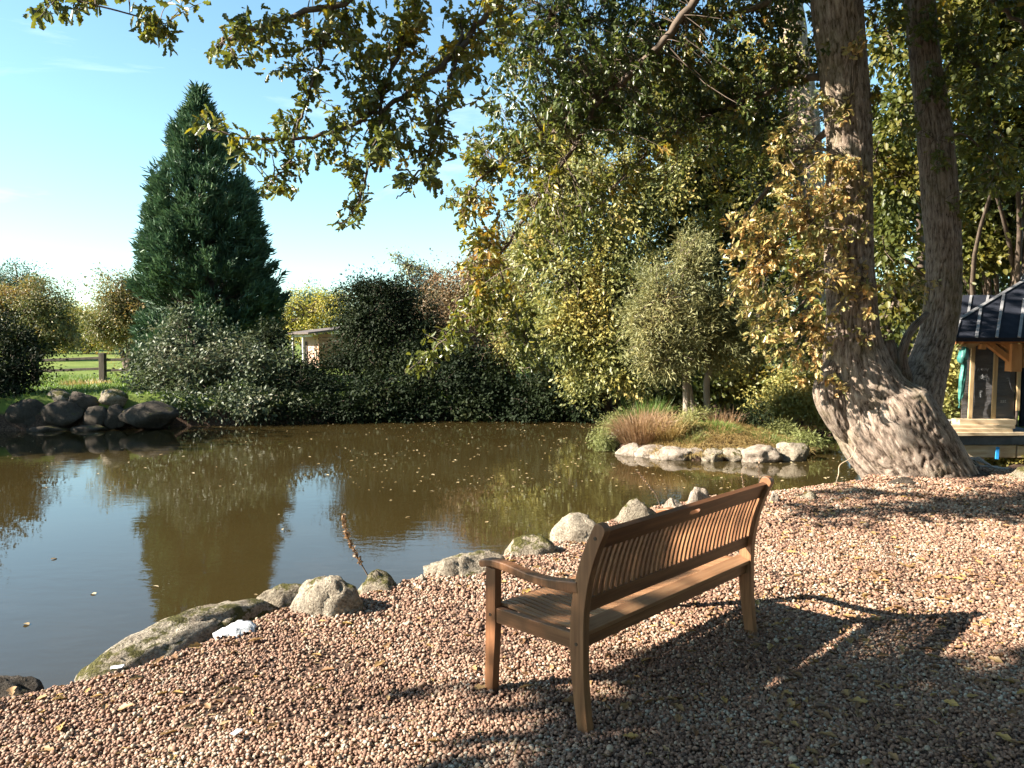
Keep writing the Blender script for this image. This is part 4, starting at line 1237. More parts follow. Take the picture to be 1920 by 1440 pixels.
def sprays(rng, ells, dens, leaf, d_jit, mat, name, parent, skel_pts, kind='oak', twigr=0.0035, per=13):
    """rosettes of leaves at the ends of fine twigs, inside pixel ellipses (u, v, d, ru, rv)"""
    cs, os_ = [], []
    for (u, v, d, ru, rv) in ells:
        k = d / F
        n = max(3, int(dens * math.pi * ru * rv * k * k / (leaf * leaf * 0.36 * per)))
        th = rng.uniform(0, 2 * math.pi, n); r = np.sqrt(rng.random(n))
        for a, b in zip(th, r):
            uu = u + ru * b * math.cos(a); vv = v + rv * b * math.sin(a)
            cs.append(P(uu, vv, d + rng.normal() * d_jit))
    C = np.array(cs)
    tw = TubeSet()
    dirs = []
    for c in C:
        dd = np.linalg.norm(skel_pts - c, axis=1)
        b = skel_pts[np.argmin(dd + rng.random(len(dd)) * 0.15)]
        dv = c - b
        l = np.linalg.norm(dv)
        mid = b + dv * 0.5 + rng.normal(size=3) * 0.10 * l + np.array((0, 0, 0.10 * l))
        tw.add(spline([b, mid, c], 2), np.linspace(twigr * (1 + min(l, 1.5)), twigr * 0.6, 5), 3)
        dirs.append((c - mid) / max(np.linalg.norm(c - mid), 1e-6))
    D = np.array(dirs)
    k = rng.integers(int(per * 0.6), int(per * 1.4) + 1, len(C))
    idx = np.repeat(np.arange(len(C)), k)
    t = rng.random(len(idx)) ** 0.7
    pos = C[idx] - D[idx] * ((1 - t) * leaf * 2.2)[:, None] + rng.normal(size=(len(idx), 3)) * leaf * 0.28
    ax = D[idx] * 0.5 + rng.normal(size=(len(idx), 3)) * 0.75 + np.array((0, 0, -0.30))
    nr = rng.normal(size=(len(idx), 3)) * 0.6 + np.array((0, 0, 0.8))
    me = leaf_mesh(name, pos, ax, nr, leaf * rng.uniform(0.6, 1.2, len(idx)), kind, mat)
    child_world(name, me, parent)
    return tw, len(idx)

r1 = np.random.default_rng(51)
hang = [(430, 85, 5.98, 60, 40), (520, 40, 6.07, 70, 50), (500, 100, 6.07, 60, 40), (610, 50, 6.16, 90, 60), (720, 40, 6.25, 90, 60), (830, 50, 6.34, 90, 70), (900, 80, 6.42, 60, 80), (640, 120, 6.07, 90, 50),
        (740, 140, 6.16, 90, 60), (840, 150, 6.25, 80, 60), (620, 190, 6.07, 70, 45), (720, 220, 6.16, 90, 55), (800, 230, 6.16, 70, 60), (570, 235, 5.98, 60, 40), (660, 270, 6.07, 80, 45), (740, 300, 6.07, 70, 45),
        (590, 310, 5.98, 45, 40), (660, 335, 6.07, 55, 30), (800, 310, 6.16, 50, 50), (470, 260, 5.98, 60, 30), (395, 235, 5.90, 40, 22), (450, 290, 5.90, 35, 22), (515, 335, 5.98, 26, 22), (655, 405, 6.07, 32, 32),
        (690, 370, 6.07, 24, 28), (560, 350, 5.98, 30, 20), (930, 20, 6.51, 50, 50)]
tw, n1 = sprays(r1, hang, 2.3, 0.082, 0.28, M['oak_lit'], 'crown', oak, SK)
strand = [(940, 330, 9.8, 75, 70), (900, 420, 9.6, 50, 45), (900, 480, 9.6, 45, 50), (900, 280, 10.0, 50, 50), (930, 540, 9.6, 45, 45), (890, 600, 9.5, 55, 40), (830, 640, 9.3, 45, 28), (785, 685, 9.2, 34, 24), (960, 600, 9.6, 45, 40),
          (1000, 660, 9.6, 40, 40), (850, 375, 9.6, 25, 30)]
tw2, n2 = sprays(r1, strand, 3.4, 0.092, 0.25, M['oak_lit'], 'crown', oak, SK)
dark = [(1000, 60, 9.5, 100, 100), (1120, 60, 10, 120, 100), (1250, 60, 10, 120, 100), (1380, 60, 10, 120, 90), (1490, 60, 9.8, 70, 90), (1000, 190, 9.3, 90, 90), (1120, 180, 9.5, 110, 90), (1250, 180, 10, 110, 90), (1370, 180, 10, 100, 90), (1420, 250, 9.9, 60, 60)]
low = [(1010, 300, 9.1, 90, 80), (1110, 300, 9.4, 100, 80), (1220, 290, 9.8, 90, 70), (1040, 390, 9.1, 70, 60), (1130, 380, 9.6, 80, 60), (1000, 440, 8.9, 50, 60), (1340, 280, 10, 80, 60), (1080, 450, 9.2, 50, 40), (1350, 400, 10, 50, 40), (1450, 330, 9.8, 50, 50)]
tw3, n3 = sprays(r1, dark, 3.7, 0.092, 0.55, M['oak_shaded'], 'crown', oak, SK, kind='oak_far', per=16)
tw7, n7 = sprays(r1, low, 1.7, 0.092, 0.5, M['oak_lit'], 'crown', oak, SK, kind='oak_far', per=14)
above = [(1000, -120, 7.6, 200, 110), (1250, -160, 9.2, 200, 120), (1500, -140, 9.3, 160, 120), (1700, -140, 9.7, 160, 110), (1880, -100, 10, 140, 110), (800, -110, 6.7, 150, 80), (1200, -330, 9.2, 300, 120), (1600, -330, 9.4, 300, 140)]
tw4, n4 = sprays(r1, above, 1.0, 0.13, 0.7, M['oak_shaded'], 'crown', oak, SK, kind='round', per=16)
over = [(520, -170, 6.03, 120, 50), (350, -200, 5.76, 120, 60), (180, -220, 5.49, 110, 60), (640, -130, 6.21, 90, 30), (60, -240, 5.31, 80, 60), (300, -290, 5.67, 200, 50)]
tw6, n6 = sprays(r1, over, 3.2, 0.12, 0.35, M['oak_shaded'], 'crown', oak, SK, kind='round', per=16)
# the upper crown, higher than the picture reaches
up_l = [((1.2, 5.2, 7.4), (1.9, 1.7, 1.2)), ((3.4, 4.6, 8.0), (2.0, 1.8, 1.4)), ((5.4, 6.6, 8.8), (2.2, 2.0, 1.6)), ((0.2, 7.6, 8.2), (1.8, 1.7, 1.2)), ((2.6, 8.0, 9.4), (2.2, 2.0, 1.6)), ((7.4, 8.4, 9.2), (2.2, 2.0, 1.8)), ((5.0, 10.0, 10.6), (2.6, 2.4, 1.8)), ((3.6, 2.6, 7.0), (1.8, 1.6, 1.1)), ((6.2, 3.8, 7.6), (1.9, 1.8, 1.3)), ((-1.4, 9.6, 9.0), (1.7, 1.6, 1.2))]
up_me, up_c = foliage('crown', r1, up_l, M['oak_shaded'], 'round', 0.28, 2.8, 14, gap=0.3)
child_world('crown', up_me, oak)
for c, r in up_l:
    st_ = P(1545, -260, 9.05)
    pts = spline([st_, st_ * 0.5 + np.array(c) * 0.5 + np.array((0, 0, 0.5)), c], 5)
    ts.add(pts, np.linspace(0.10, 0.03, len(pts)), 6)
    branches(r1, ts, np.array(c), 0.03, up_c[np.linalg.norm(up_c - np.array(c), axis=1) < r[0] * 1.2], 0.06)
climb = [(1720, 40, 9.35, 55, 45), (1785, 140, 9.4, 45, 55), (1735, 150, 9.35, 30, 26), (1820, 50, 9.4, 70, 55), (1825, 240, 9.5, 45, 55), (1800, 395, 9.6, 26, 36), (1660, 20, 9.2, 45, 36), (1700, 235, 9.4, 26, 30), (1880, 140, 9.5, 60, 60), (1880, 320, 9.6, 50, 50), (1640, 190, 9.2, 22, 40), (1770, 300, 9.4, 22, 26)]
climb_pts = np.array([P(u, v, 9.6) for u, v in ((1733, 60), (1744, 180), (1752, 260), (1764, 380), (1790, 100), (1830, 150), (1860, 250), (1640, 60), (1640, 160))])
ts.add(spline([P(1744, 190, 9.7), P(1790, 110, 9.6), P(1850, 130, 9.6), P(1900, 90, 9.6)], 5), np.linspace(0.02, 0.006, 16), 5)
ts.add(spline([P(1755, 290, 9.7), P(1800, 250, 9.6), P(1850, 290, 9.6), P(1890, 330, 9.6)], 5), np.linspace(0.02, 0.006, 16), 5)
tw8, n8 = sprays(r1, climb, 2.2, 0.09, 0.14, M['oak_lit'], 'crown', oak, climb_pts, kind='oak_far')
gold = [(1410, 430, 8.9, 50, 55), (1390, 560, 8.9, 40, 45), (1430, 620, 8.8, 50, 40), (1520, 700, 8.7, 34, 30), (1590, 500, 8.75, 40, 30), (1610, 400, 8.8, 30, 25), (1470, 450, 8.8, 80, 60), (1440, 540, 8.7, 60, 55), (1500, 380, 8.9, 70, 60), (1530, 470, 8.8, 60, 60), (1490, 640, 8.7, 60, 55), (1560, 330, 8.9, 55, 60), (1590, 440, 8.75, 45, 35), (1600, 560, 8.8, 50, 40), (1530, 580, 8.7, 50, 50), (1590, 330, 8.8, 50, 35),
        (1555, 200, 9.0, 40, 38), (1480, 280, 9.2, 50, 50), (1560, 640, 8.7, 35, 30), (1660, 540, 9.0, 50, 18), (1610, 640, 8.8, 30, 25), (1400, 480, 9.0, 50, 45), (1560, 730, 8.7, 22, 26), (1740, 540, 9.5, 30, 20), (1600, 60, 9.0, 30, 30)]
stem_pts = np.array([P(u, v, 9.05) for u, v in ((1592, 200), (1592, 300), (1592, 380), (1592, 450), (1595, 520), (1598, 580), (1600, 650), (1570, 720), (1700, 545))] + [P(u, v, 8.9) for u, v in ((1520, 420), (1500, 520), (1520, 620), (1450, 480))])
ts.add(spline([P(1592, 450, 9.1), P(1540, 430, 8.95), P(1470, 450, 8.9), P(1420, 500, 8.8)], 6), np.linspace(0.02, 0.005, 19), 5)
ts.add(spline([P(1595, 560, 9.1), P(1540, 540, 8.95), P(1480, 600, 8.8), P(1470, 660, 8.8)], 6), np.linspace(0.018, 0.005, 19), 5)
ts.add(spline([P(1590, 340, 9.2), P(1545, 300, 9.0), P(1500, 320, 9.0), P(1470, 280, 9.2)], 6), np.linspace(0.018, 0.005, 19), 5)
tw5, n5 = sprays(r1, gold, 2.2, 0.082, 0.16, M['oak_gold'], 'crown', oak, stem_pts)
print('oak leaves', n1, n2, n3, n4, n5)
child_world('limbs', ts.mesh('limbs', M['twig']), oak)
twa = TubeSet()
for t in (tw, tw2, tw3, tw4, tw5, tw6, tw7, tw8):
    for V, Q in zip(t.V, t.Q):
        twa.V.append(V); twa.Q.append(Q - Q.min() + twa.n); twa.n += len(V)
child_world('twigs', twa.mesh('twigs', M['twig']), oak)['kind'] = 'stuff'

# a second oak outside the left edge; one of its twigs reaches into the picture and its crown shades the bench
oak2 = empty('oak_tree', (-8.6, -1.2, 0.0))
tag(oak2, 'neighbouring oak whose leafy twig hangs into the upper left corner', 'tree')
r2 = np.random.default_rng(61)
t2 = bark_tube([(-8.6, -1.2, -0.2, 0.5), (-8.5, -1.2, 0.8, 0.4), (-8.4, -1.1, 2.5, 0.36), (-8.3, -1.0, 4.5, 0.3), (-8.2, -0.9, 6.5, 0.2), (-8.1, -0.8, 8.5, 0.08)], 60, 0.06, 0.02, 0.03, 12)
child_world('trunk', bark_mesh('trunk', [t2], M['oak_bark']), oak2)
tl = TubeSet()
br = spline([(-8.3, -1.0, 4.6), (-7.2, 1.4, 5.6), (-5.6, 3.9, 5.3), P(20, -60, 6.2), P(110, -10, 6.3), P(220, 20, 6.4), P(310, 45, 6.5)], 8)
tl.add(br, np.linspace(0.014, 0.006, len(br)), 6)
SK2 = br
tip = [(95, 5, 6.3, 45, 30), (200, 20, 6.4, 50, 36), (235, 60, 6.4, 40, 28), (290, 40, 6.5, 36, 34), (310, 75, 6.5, 22, 18), (130, 35, 6.3, 30, 22), (20, -40, 6.2, 60, 30), (180, -40, 6.3, 90, 30), (350, 0, 6.6, 40, 16), (75, 28, 6.3, 26, 14)]
tt, _ = sprays(r2, tip, 1.2, 0.10, 0.2, M['oak_lit'], 'crown', oak2, SK2)
child_world('twigs', tt.mesh('twigs', M['twig']), oak2)['kind'] = 'stuff'
# crown lobes sit where their shade falls on the gravel round the near end of the bench
def shade_lobe(gx_, gy_, h, r):
    k = h / math.tan(SUN_EL)
    hd = np.array((SUN_V.x, SUN_V.y)); hd /= np.linalg.norm(hd)
    return ((gx_ + hd[0] * k, gy_ + hd[1] * k, h), (r, r, r * 0.8))
lob = [shade_lobe(1.85, 2.3, 5.6, 1.05), shade_lobe(2.9, 2.3, 6.6, 1.3), shade_lobe(1.45, 1.6, 5.2, 0.85), shade_lobe(3.6, 1.0, 7.6, 1.6), shade_lobe(2.1, 0.6, 6.8, 1.4), shade_lobe(1.0, 3.4, 5.4, 0.38), shade_lobe(1.6, 3.0, 5.8, 0.5), shade_lobe(1.1, 2.8, 5.3, 0.45), shade_lobe(2.6, 2.95, 6.2, 0.5)]
me, C2 = foliage('crown', r2, lob, M['oak_shaded'], 'round', 0.20, 4.5, 14, gap=0.12, lumps=0.3, twig=0.4)
child_world('crown', me, oak2)
for c, r in lob:
    st_ = np.array((-8.3, -1.0, c[2] - 1.2))
    pts = spline([st_, st_ * 0.5 + np.array(c) * 0.5 + np.array((0, 0, 0.2)), c], 4)
    tl.add(pts, np.linspace(0.08, 0.03, len(pts)), 5)
    branches(r2, tl, c, 0.025, C2[np.linalg.norm(C2 - np.array(c), axis=1) < r[0] * 1.2], 0.15)
child_world('limbs', tl.mesh('limbs', M['twig']), oak2)

# pale trunk of another tree behind the left stem
tb = empty('background_oak', (8.6, 22.2, 0.2))
tag(tb, 'pale trunk rising just left of and behind the tall oak stem', 'tree')
bt = bark_tube([PR(1540, 745, 22.2, 34), PR(1535, 700, 22.2, 30), PR(1530, 600, 22.2, 29), PR(1518, 400, 22.2, 29), PR(1510, 250, 22.2, 28), PR(1495, 120, 22.2, 26), PR(1475, -20, 22.2, 24), PR(1460, -160, 22.2, 18)], 60, 0.06, 0.03, 0.03, 14, 18)
child_world('trunk', bark_mesh('trunk', [bt], M['oak_bark']), tb)
meb, _ = foliage('crown', r2, [L(1450, -120, 22, 160, 90), L(1430, 90, 22, 60, 60), L(1440, 330, 22, 45, 45)], M['hazel'], 'round', 0.16, 3.0, 14, gap=0.4)
child_world('crown', meb, tb)
# ---------------------------------------------------------------- more woodland on the right, closing the horizon
plant('woodland_tree', 'far shaded tree behind the maple over the island', 'tree',
      [L(1180, 560, 32, 90, 90), L(1300, 600, 32, 90, 90), L(1420, 560, 32, 90, 100), L(1250, 660, 31, 110, 60), L(1400, 670, 31, 110, 60), L(1100, 640, 31, 80, 60)], 'far_green', seed=71, size=0.30, cover=3.0, trunk_r=0.12, gap=0.25)
plant('woodland_tree', 'far tree closing the view behind the oak fork', 'tree',
      [L(1560, 560, 30, 90, 90), L(1680, 600, 30, 90, 90), L(1780, 520, 30, 90, 100), L(1620, 400, 31, 100, 100), L(1760, 350, 31, 100, 100), L(1560, 670, 30, 100, 60), L(1720, 690, 29, 110, 60), L(1880, 600, 29, 110, 110), L(1880, 400, 30, 110, 110), L(2060, 600, 28, 130, 120), L(2080, 400, 29, 130, 120), L(2280, 580, 28, 150, 140)], 'far_green', seed=72, size=0.30, cover=3.0, trunk_r=0.12, gap=0.3)
plant('woodland_tree', 'dense tree crown filling the top right corner', 'tree',
      [L(1660, 60, 14, 60, 70), L(1690, 200, 14, 50, 60), L(1800, 100, 13.5, 70, 80), L(1880, 20, 13, 90, 70), L(1640, 300, 14.5, 45, 60), L(1690, 330, 14.5, 50, 60), L(1840, 330, 14, 70, 70), L(1660, 470, 15, 45, 50), L(1900, 380, 14, 60, 70), L(1850, 470, 14.5, 70, 50)],
      'maple', seed=73, kind='round', size=0.12, cover=4.0, trunk_r=0.06, base=(10.4, 16.2), gap=0.38)

plant('thicket_shrub', 'russet and green thicket filling the gap right of the evergreen shrub', 'shrub',
      [L(830, 560, 28, 60, 50), L(870, 600, 27, 60, 50), L(780, 560, 29, 50, 40), L(850, 650, 25, 70, 45), L(920, 660, 24.5, 60, 50)], 'brown_shrub', seed=74, size=0.11, cover=4.0, nstem=4, trunk_r=0.03, gap=0.38, twig=0.9, rise=0.8, group=bank)
plant('thicket_shrub', 'green thicket joining the hazel and the dark water edge', 'shrub',
      [L(970, 640, 23.5, 60, 50), L(1030, 600, 23.5, 60, 60), L(930, 560, 25, 50, 50), L(1100, 720, 20.4, 50, 40)], 'hazel', seed=75, size=0.11, cover=3.6, nstem=4, trunk_r=0.03, gap=0.38, twig=0.9, rise=0.7, group=bank)
plant('thicket_shrub', 'dark leafy clump between the shed and the grey green shrub', 'shrub',
      [L(530, 700, 22.5, 45, 45), L(575, 705, 22.6, 50, 32), L(505, 640, 24, 35, 40)], 'dark_shrub', seed=76, size=0.11, cover=5.0, nstem=3, trunk_r=0.03, twig=0.8, rise=0.6, group=bank)

for i, (x, y, h, lab) in enumerate(((12.5, 6.0, 9.0, 'tall tree added right of the gravel, out of view, to block sky light'), (11.0, 0.5, 9.5, 'tree added out of view on the bench side of the gravel to block sky light'), (6.5, -5.5, 10.0, 'big unseen tree added behind the viewer to the right to block sky light'), (0.5, -8.0, 10.0, 'big unseen tree added straight behind the viewer to block sky light'))):  # unseen trees added so that less sky light fills the shade
    plant('woodland_tree', lab, 'tree', [((x, y, h * 0.62), (3.2, 3.0, h * 0.36)), ((x + 1.8, y - 1.2, h * 0.45), (2.4, 2.4, h * 0.3)), ((x - 1.2, y + 1.4, h * 0.5), (2.2, 2.2, h * 0.28)), ((x, y, h * 0.25), (2.6, 2.4, h * 0.25))], 'maple', base=(x, y), seed=90 + i, size=0.42, cover=2.8, trunk_r=0.2, gap=0.2, frac=0.05, zb=0.0, twig=0.4)

# ---------------------------------------------------------------- the stone wall of the left bank
wall_st = 'stones of the far left bank'
for lab, u0, u1, vt, vb, mt, sd in (
        ('mossy stone at the top of the bank wall beside the dark shrub', 85, 132, 728, 762, 'rock_mossy', 81),
        ('large dark block at the waterline of the left bank wall', 80, 155, 758, 803, 'rock_dark', 82),
        ('brown stone wedged second from the top left of the bank wall', 128, 182, 738, 772, 'rock_dark', 83),
        ('dark upright stone in the middle of the bank wall', 155, 202, 762, 803, 'rock_dark', 84),
        ('pale topped stone catching the sun on the bank wall', 188, 234, 732, 762, 'rock_mossy', 85),
        ('narrow tall stone right of the dark upright one in the bank wall', 198, 236, 764, 805, 'rock_dark', 86),
        ('widest block of the bank wall below the grey green shrub', 230, 324, 756, 803, 'rock_dark', 87),
        ('flat stone lying awash left of the other flat one below the wall', 62, 124, 798, 814, 'rock_dark', 88),
        ('flat wet stone awash beneath the upright wall stone', 138, 194, 796, 814, 'rock_dark', 89),
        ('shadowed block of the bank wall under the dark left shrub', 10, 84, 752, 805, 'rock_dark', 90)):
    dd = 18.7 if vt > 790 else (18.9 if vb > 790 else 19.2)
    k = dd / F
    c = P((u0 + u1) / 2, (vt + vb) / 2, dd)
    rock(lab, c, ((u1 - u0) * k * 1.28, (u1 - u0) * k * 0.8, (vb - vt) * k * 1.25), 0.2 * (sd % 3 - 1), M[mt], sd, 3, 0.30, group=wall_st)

# ---------------------------------------------------------------- the island
isle = 'stones round the island'
for lab, u0, u1, vt, vb, mt, sd in (
        ('tall pale stone at the left end of the island', 1143, 1186, 808, 843, 'rock_pale', 101),
        ('low pale stone at the waterline in front of the tall island stone', 1164, 1204, 836, 855, 'rock_pale', 102),
        ('tilted white stone just right of the tall island stone', 1184, 1222, 823, 846, 'rock_pale', 103),
        ('wedge shaped island stone under the brown grass tuft', 1200, 1250, 835, 857, 'rock_pale', 104),
        ('flat pinkish island stone right of the wedge shaped one', 1230, 1290, 840, 862, 'rock_pale', 105),
        ('small brown stone half hidden by straw on the island front', 1286, 1326, 842, 863, 'rock_pale', 106),
        ('rounded brown stone in the middle of the island front', 1319, 1357, 844, 866, 'rock', 107),
        ('little tan grey stone beside the rounded one on the island front', 1352, 1394, 842, 865, 'rock', 108),
        ('widest rounded stone on the right half of the island front', 1396, 1454, 839, 867, 'rock_pale', 109),
        ('last block at the right end of the island', 1460, 1514, 833, 864, 'rock', 110),
        ('little tan stone between the flat pinkish and the small brown one', 1274, 1306, 843, 862, 'rock_pale', 111),
        ('low tan stone just left of the wide rounded one', 1382, 1412, 844, 866, 'rock', 112),
        ('half sunk stone between the wide rounded stone and the last block', 1444, 1472, 843, 865, 'rock', 113)):
    g = G((u0 + u1) / 2, vb - 1, WATER_Z)
    dd = g[1] + 0.15
    k = dd / F
    c = P((u0 + u1) / 2, (vt + vb) / 2 + 3, dd - 0.05)
    rock(lab, c, ((u1 - u0) * k * 1.42, (u1 - u0) * k * 0.95, (vb - vt) * k * 1.75), 0.3 * (sd % 3 - 1), M[mt], sd, 4, 0.34, group=isle)

def blades(rng, bases, dirs, lens, width, bend):
    """grass blades: three-point ribbons"""
    n = len(bases)
    dirs = norm(dirs)
    side = norm(np.cross(dirs, np.array((0, 0, 1.0)) + rng.normal(size=(n, 3)) * 0.3))
    hor = dirs * np.array((1, 1, 0))
    p1 = bases + dirs * (lens * 0.5)[:, None]
    p2 = bases + dirs * (lens * 0.9)[:, None] + (hor * bend[:, None] - np.array((0, 0, 1)) * (bend * 0.8)[:, None]) * lens[:, None]
    w = side * (width / 2)[:, None]
    V = np.stack((bases - w, bases + w, p1 + w * 0.8, p1 - w * 0.8, p2), 1).reshape(-1, 3)
    o = (np.arange(n) * 5)[:, None]
    return V, [np.array([[0, 1, 2, 3]]) + o, np.array([[3, 2, 4]]) + o]

def tuft(name, label, c, r, h, n, mat, seed, spread=0.6, width=0.008, cat='grass tuft', bend=0.25, group=None):
    rng = np.random.default_rng(seed)
    th = rng.uniform(0, 6.283, n); rr = np.sqrt(rng.random(n)) * r
    b = np.column_stack((c[0] + np.cos(th) * rr, c[1] + np.sin(th) * rr, np.full(n, c[2])))
    b[:, 2] = np.maximum(height(b[:, :2]) - 0.02, WATER_Z - 0.05)
    dr = np.column_stack((np.cos(th) * rr / r * spread, np.sin(th) * rr / r * spread, np.ones(n))) + rng.normal(size=(n, 3)) * 0.16
    V, Fs = blades(rng, b, dr, h * rng.uniform(0.55, 1.1, n), np.full(n, width), rng.uniform(0, bend * 2, n))
    root = empty(name, (c[0], c[1], float(b[:, 2].mean())))
    tag(root, label, cat, group)
    child_world('blades', mesh_np('blades', V, Fs, mat), root)
    return root

def isle_pt(u, d):
    x = (u - 960) / F * d
    return (x, d, 0)
tuft('tussock_grass', 'orange brown tussock of dry grass behind the pale island stones', isle_pt(1205, 15.2), 0.42, 0.85, 1500, M['tussock'], 201, 0.75, 0.010)
tuft('tussock_grass', 'second dry tussock right of the orange brown one on the island', isle_pt(1252, 15.0), 0.34, 0.62, 900, M['straw'], 202, 0.75, 0.010)
tuft('broom_plant', 'upright bright green rush clump at the back of the island', isle_pt(1212, 17.0), 0.32, 0.85, 900, M['blade_green'], 203, 0.6, 0.012)
tuft('dry_stems', 'thin dry brown stems below the curved island trunk', isle_pt(1355, 15.9), 0.4, 0.45, 260, M['tussock'], 204, 0.4, 0.008)
def straw_mat():
    rng = np.random.default_rng(205)
    n = 16000
    u = rng.uniform(1215, 1540, n)
    d = rng.uniform(13.9, 15.9, n)
    xy = np.column_stack(((u - 960) / F * d, d))
    si = sdist(xy, ISLE)
    xy = xy[si < -0.04]
    b = np.column_stack((xy, height(xy)))
    n = len(b)
    dr = np.column_stack((rng.normal(0, 0.5, n), -0.7 + rng.normal(0, 0.5, n), rng.uniform(0.02, 0.4, n)))
    V, Fs = blades(rng, b, dr, rng.uniform(0.10, 0.24, n), np.full(n, 0.008), rng.uniform(0.1, 0.5, n))
    tag(link('dry_grass', mesh_np('dry_grass', V, Fs, M['straw'])), 'flattened straw coloured grass draped over the island stones', None, None, 'stuff')
straw_mat()
tuft('grass_tuft', 'rough green grass tuft in the middle of the island mound', isle_pt(1345, 15.2), 0.45, 0.22, 700, M['blade_green'], 206, 0.9, 0.009)
tuft('grass_tuft', 'rough green grass tuft above the last island block', isle_pt(1435, 15.0), 0.42, 0.2, 650, M['blade_green'], 207, 0.9, 0.009)
tuft('grass_tuft', 'olive grass tuft behind the flat pinkish island stone', isle_pt(1295, 14.7), 0.3, 0.24, 420, M['spurge'], 208, 0.9, 0.009)
def isle_mound(name, label, u, d, ru, h, mat, seed, size=0.05, kind='narrow', cover=3.5, cat='shrub'):
    x, y, _ = isle_pt(u, d)
    z = max(float(height(np.array([[x, y]]))[0]), WATER_Z)
    r = ru / F * d
    plant(name, label, cat, [((x, y, z + h * 0.45), (r, r * 0.8, h * 0.55))], mat, base=(x, y), seed=seed, kind=kind, size=size, cover=cover, trunk_r=0.012, frac=0.2, gap=0.25, tname='stems', fname='foliage')
isle_mound('spurge_plant', 'yellow green mound spilling into the water at the island left tip', 1135, 15.2, 24, 0.42, 'spurge', 211, 0.06)
isle_mound('spurge_plant', 'pale yellow mound above the left tip of the island', 1152, 16.0, 26, 0.5, 'spurge', 212, 0.06)
isle_mound('spurge_plant', 'soft olive mound at the foot of the island trunks', 1305, 16.0, 30, 0.3, 'spurge', 213, 0.07)
isle_mound('fern_plant', 'dark green fern clump on the right half of the island', 1420, 15.8, 26, 0.42, 'dark_shrub', 214, 0.11)
isle_mound('heath_plant', 'olive feathery plant trailing from the right end of the island', 1515, 14.9, 30, 0.26, 'spurge', 215, 0.07)
isle_mound('heath_plant', 'low feathery plant on the island behind the last block', 1465, 15.6, 30, 0.28, 'spurge', 216, 0.07)
isle_mound('heath_plant', 'small green plant right of the second dry tussock', 1285, 15.0, 18, 0.35, 'spurge', 217, 0.06)

def island_tree():
    rng = np.random.default_rng(220)
    b = np.array((*isle_pt(1290, 16.3)[:2], -0.1))
    root = empty('willow_tree', b)
    tag(root, 'slender olive willow with three pale stems on the island', 'tree')
    lobes = [L(1290, 500, 16.3, 62, 62), L(1240, 570, 16.2, 60, 62), L(1330, 580, 16.4, 62, 62), L(1270, 640, 16.1, 70, 56), L(1215, 640, 16.1, 40, 55), L(1340, 660, 16.4, 60, 45), L(1390, 600, 16.6, 48, 60), L(1295, 455, 16.4, 35, 30), L(1240, 690, 16.1, 50, 28), L(1400, 650, 16.6, 40, 40), L(1200, 590, 16.2, 28, 40)]
    me, C = foliage('crown', rng, lobes, M['willow'], 'narrow', 0.11, 2.8, 22, 0.09, gap=0.40, droop=0.0, twig=0.9, rise=0.9, lumps=0.8)
    child_world('crown', me, root)
    stems = [[PR(1287, 790, 16.2, 7), PR(1287, 740, 16.2, 6.5), PR(1284, 690, 16.2, 6), PR(1287, 620, 16.2, 5), PR(1280, 540, 16.3, 3), PR(1288, 460, 16.3, 1.5)],
             [PR(1303, 785, 16.4, 5), PR(1296, 750, 16.4, 5), PR(1290, 715, 16.4, 4.5), PR(1262, 640, 16.2, 3.5), PR(1240, 570, 16.2, 2)],
             [PR(1328, 785, 16.5, 6), PR(1325, 740, 16.5, 6), PR(1326, 710, 16.5, 6), PR(1337, 680, 16.5, 5), PR(1352, 640, 16.5, 4), PR(1370, 590, 16.5, 2.5)]]
    for s in stems:
        t = TubeSet(); p = spline(np.array(s), 6)
        t.add(p[:, :3], p[:, 3], 10)
        child_world('stem', t.mesh('stem', M['bark_pale']), root)
    t = TubeSet()
    for c, r in lobes:
        branches(rng, t, np.asarray(c), 0.018, C[np.linalg.norm((C - np.asarray(c)) / np.asarray(r), axis=1) < 1.2], 0.25, 0.004, 3)
    child_world('twigs', t.mesh('twigs', M['twig']), root)['kind'] = 'stuff'
island_tree()
# pale cut trunk in the shade beyond the island
tsx = TubeSet(); p = spline(np.array([PR(1412, 735, 20.3, 7), PR(1415, 712, 20.3, 7), PR(1417, 690, 20.3, 6), PR(1420, 640, 20.3, 5), PR(1424, 560, 20.3, 4)]), 5); tsx.add(p[:, :3], p[:, 3], 10)
tag(link('birch_trunk', tsx.mesh('birch_trunk', M['bark_pale'])), 'pale thin trunk lit in the dark gap right of the island tree', 'tree')

# ---------------------------------------------------------------- field: fence, grass, shed
M['fence_wood'] = noise_mat('fence_wood', [(0.3, (0.0407, 0.0311, 0.0222)), (0.7, (0.1036, 0.0814, 0.0592))], scale=6, stretch=(1, 1, 0.3), rough=0.9, bump=0.4)
def fence():
    d = 25.5
    b = P(193, 712, d)
    root = empty('rail_fence', (b[0], b[1], b[2]))
    tag(root, 'weathered two rail wooden fence along the edge of the field', 'fence')
    us = (-60, 66, 193, 320, 440)
    for u in us:
        p = P(u, 712, d); t = P(u, 662, d)
        zg = float(height(np.array([[p[0], d]]))[0])
        MB().beam((p[0], d, min(zg, p[2]) - 0.1), (p[0] + 0.01, d, t[2]), 0.19, 0.17, (0, 1, 0)).build('post', M['fence_wood'], root, 0.012).matrix_parent_inverse = Matrix.Translation(-Vector(root.location))
    for v0, v1 in ((676, 671), (696, 691)):
        for i in range(len(us) - 1):
            a, c = P(us[i], v0 if i == 1 else v0 - 1, d), P(us[i + 1], v1, d)
            MB().beam(a, c, 0.07, 0.085).build('rail', M['fence_wood'], root, 0.01).matrix_parent_inverse = Matrix.Translation(-Vector(root.location))
fence()

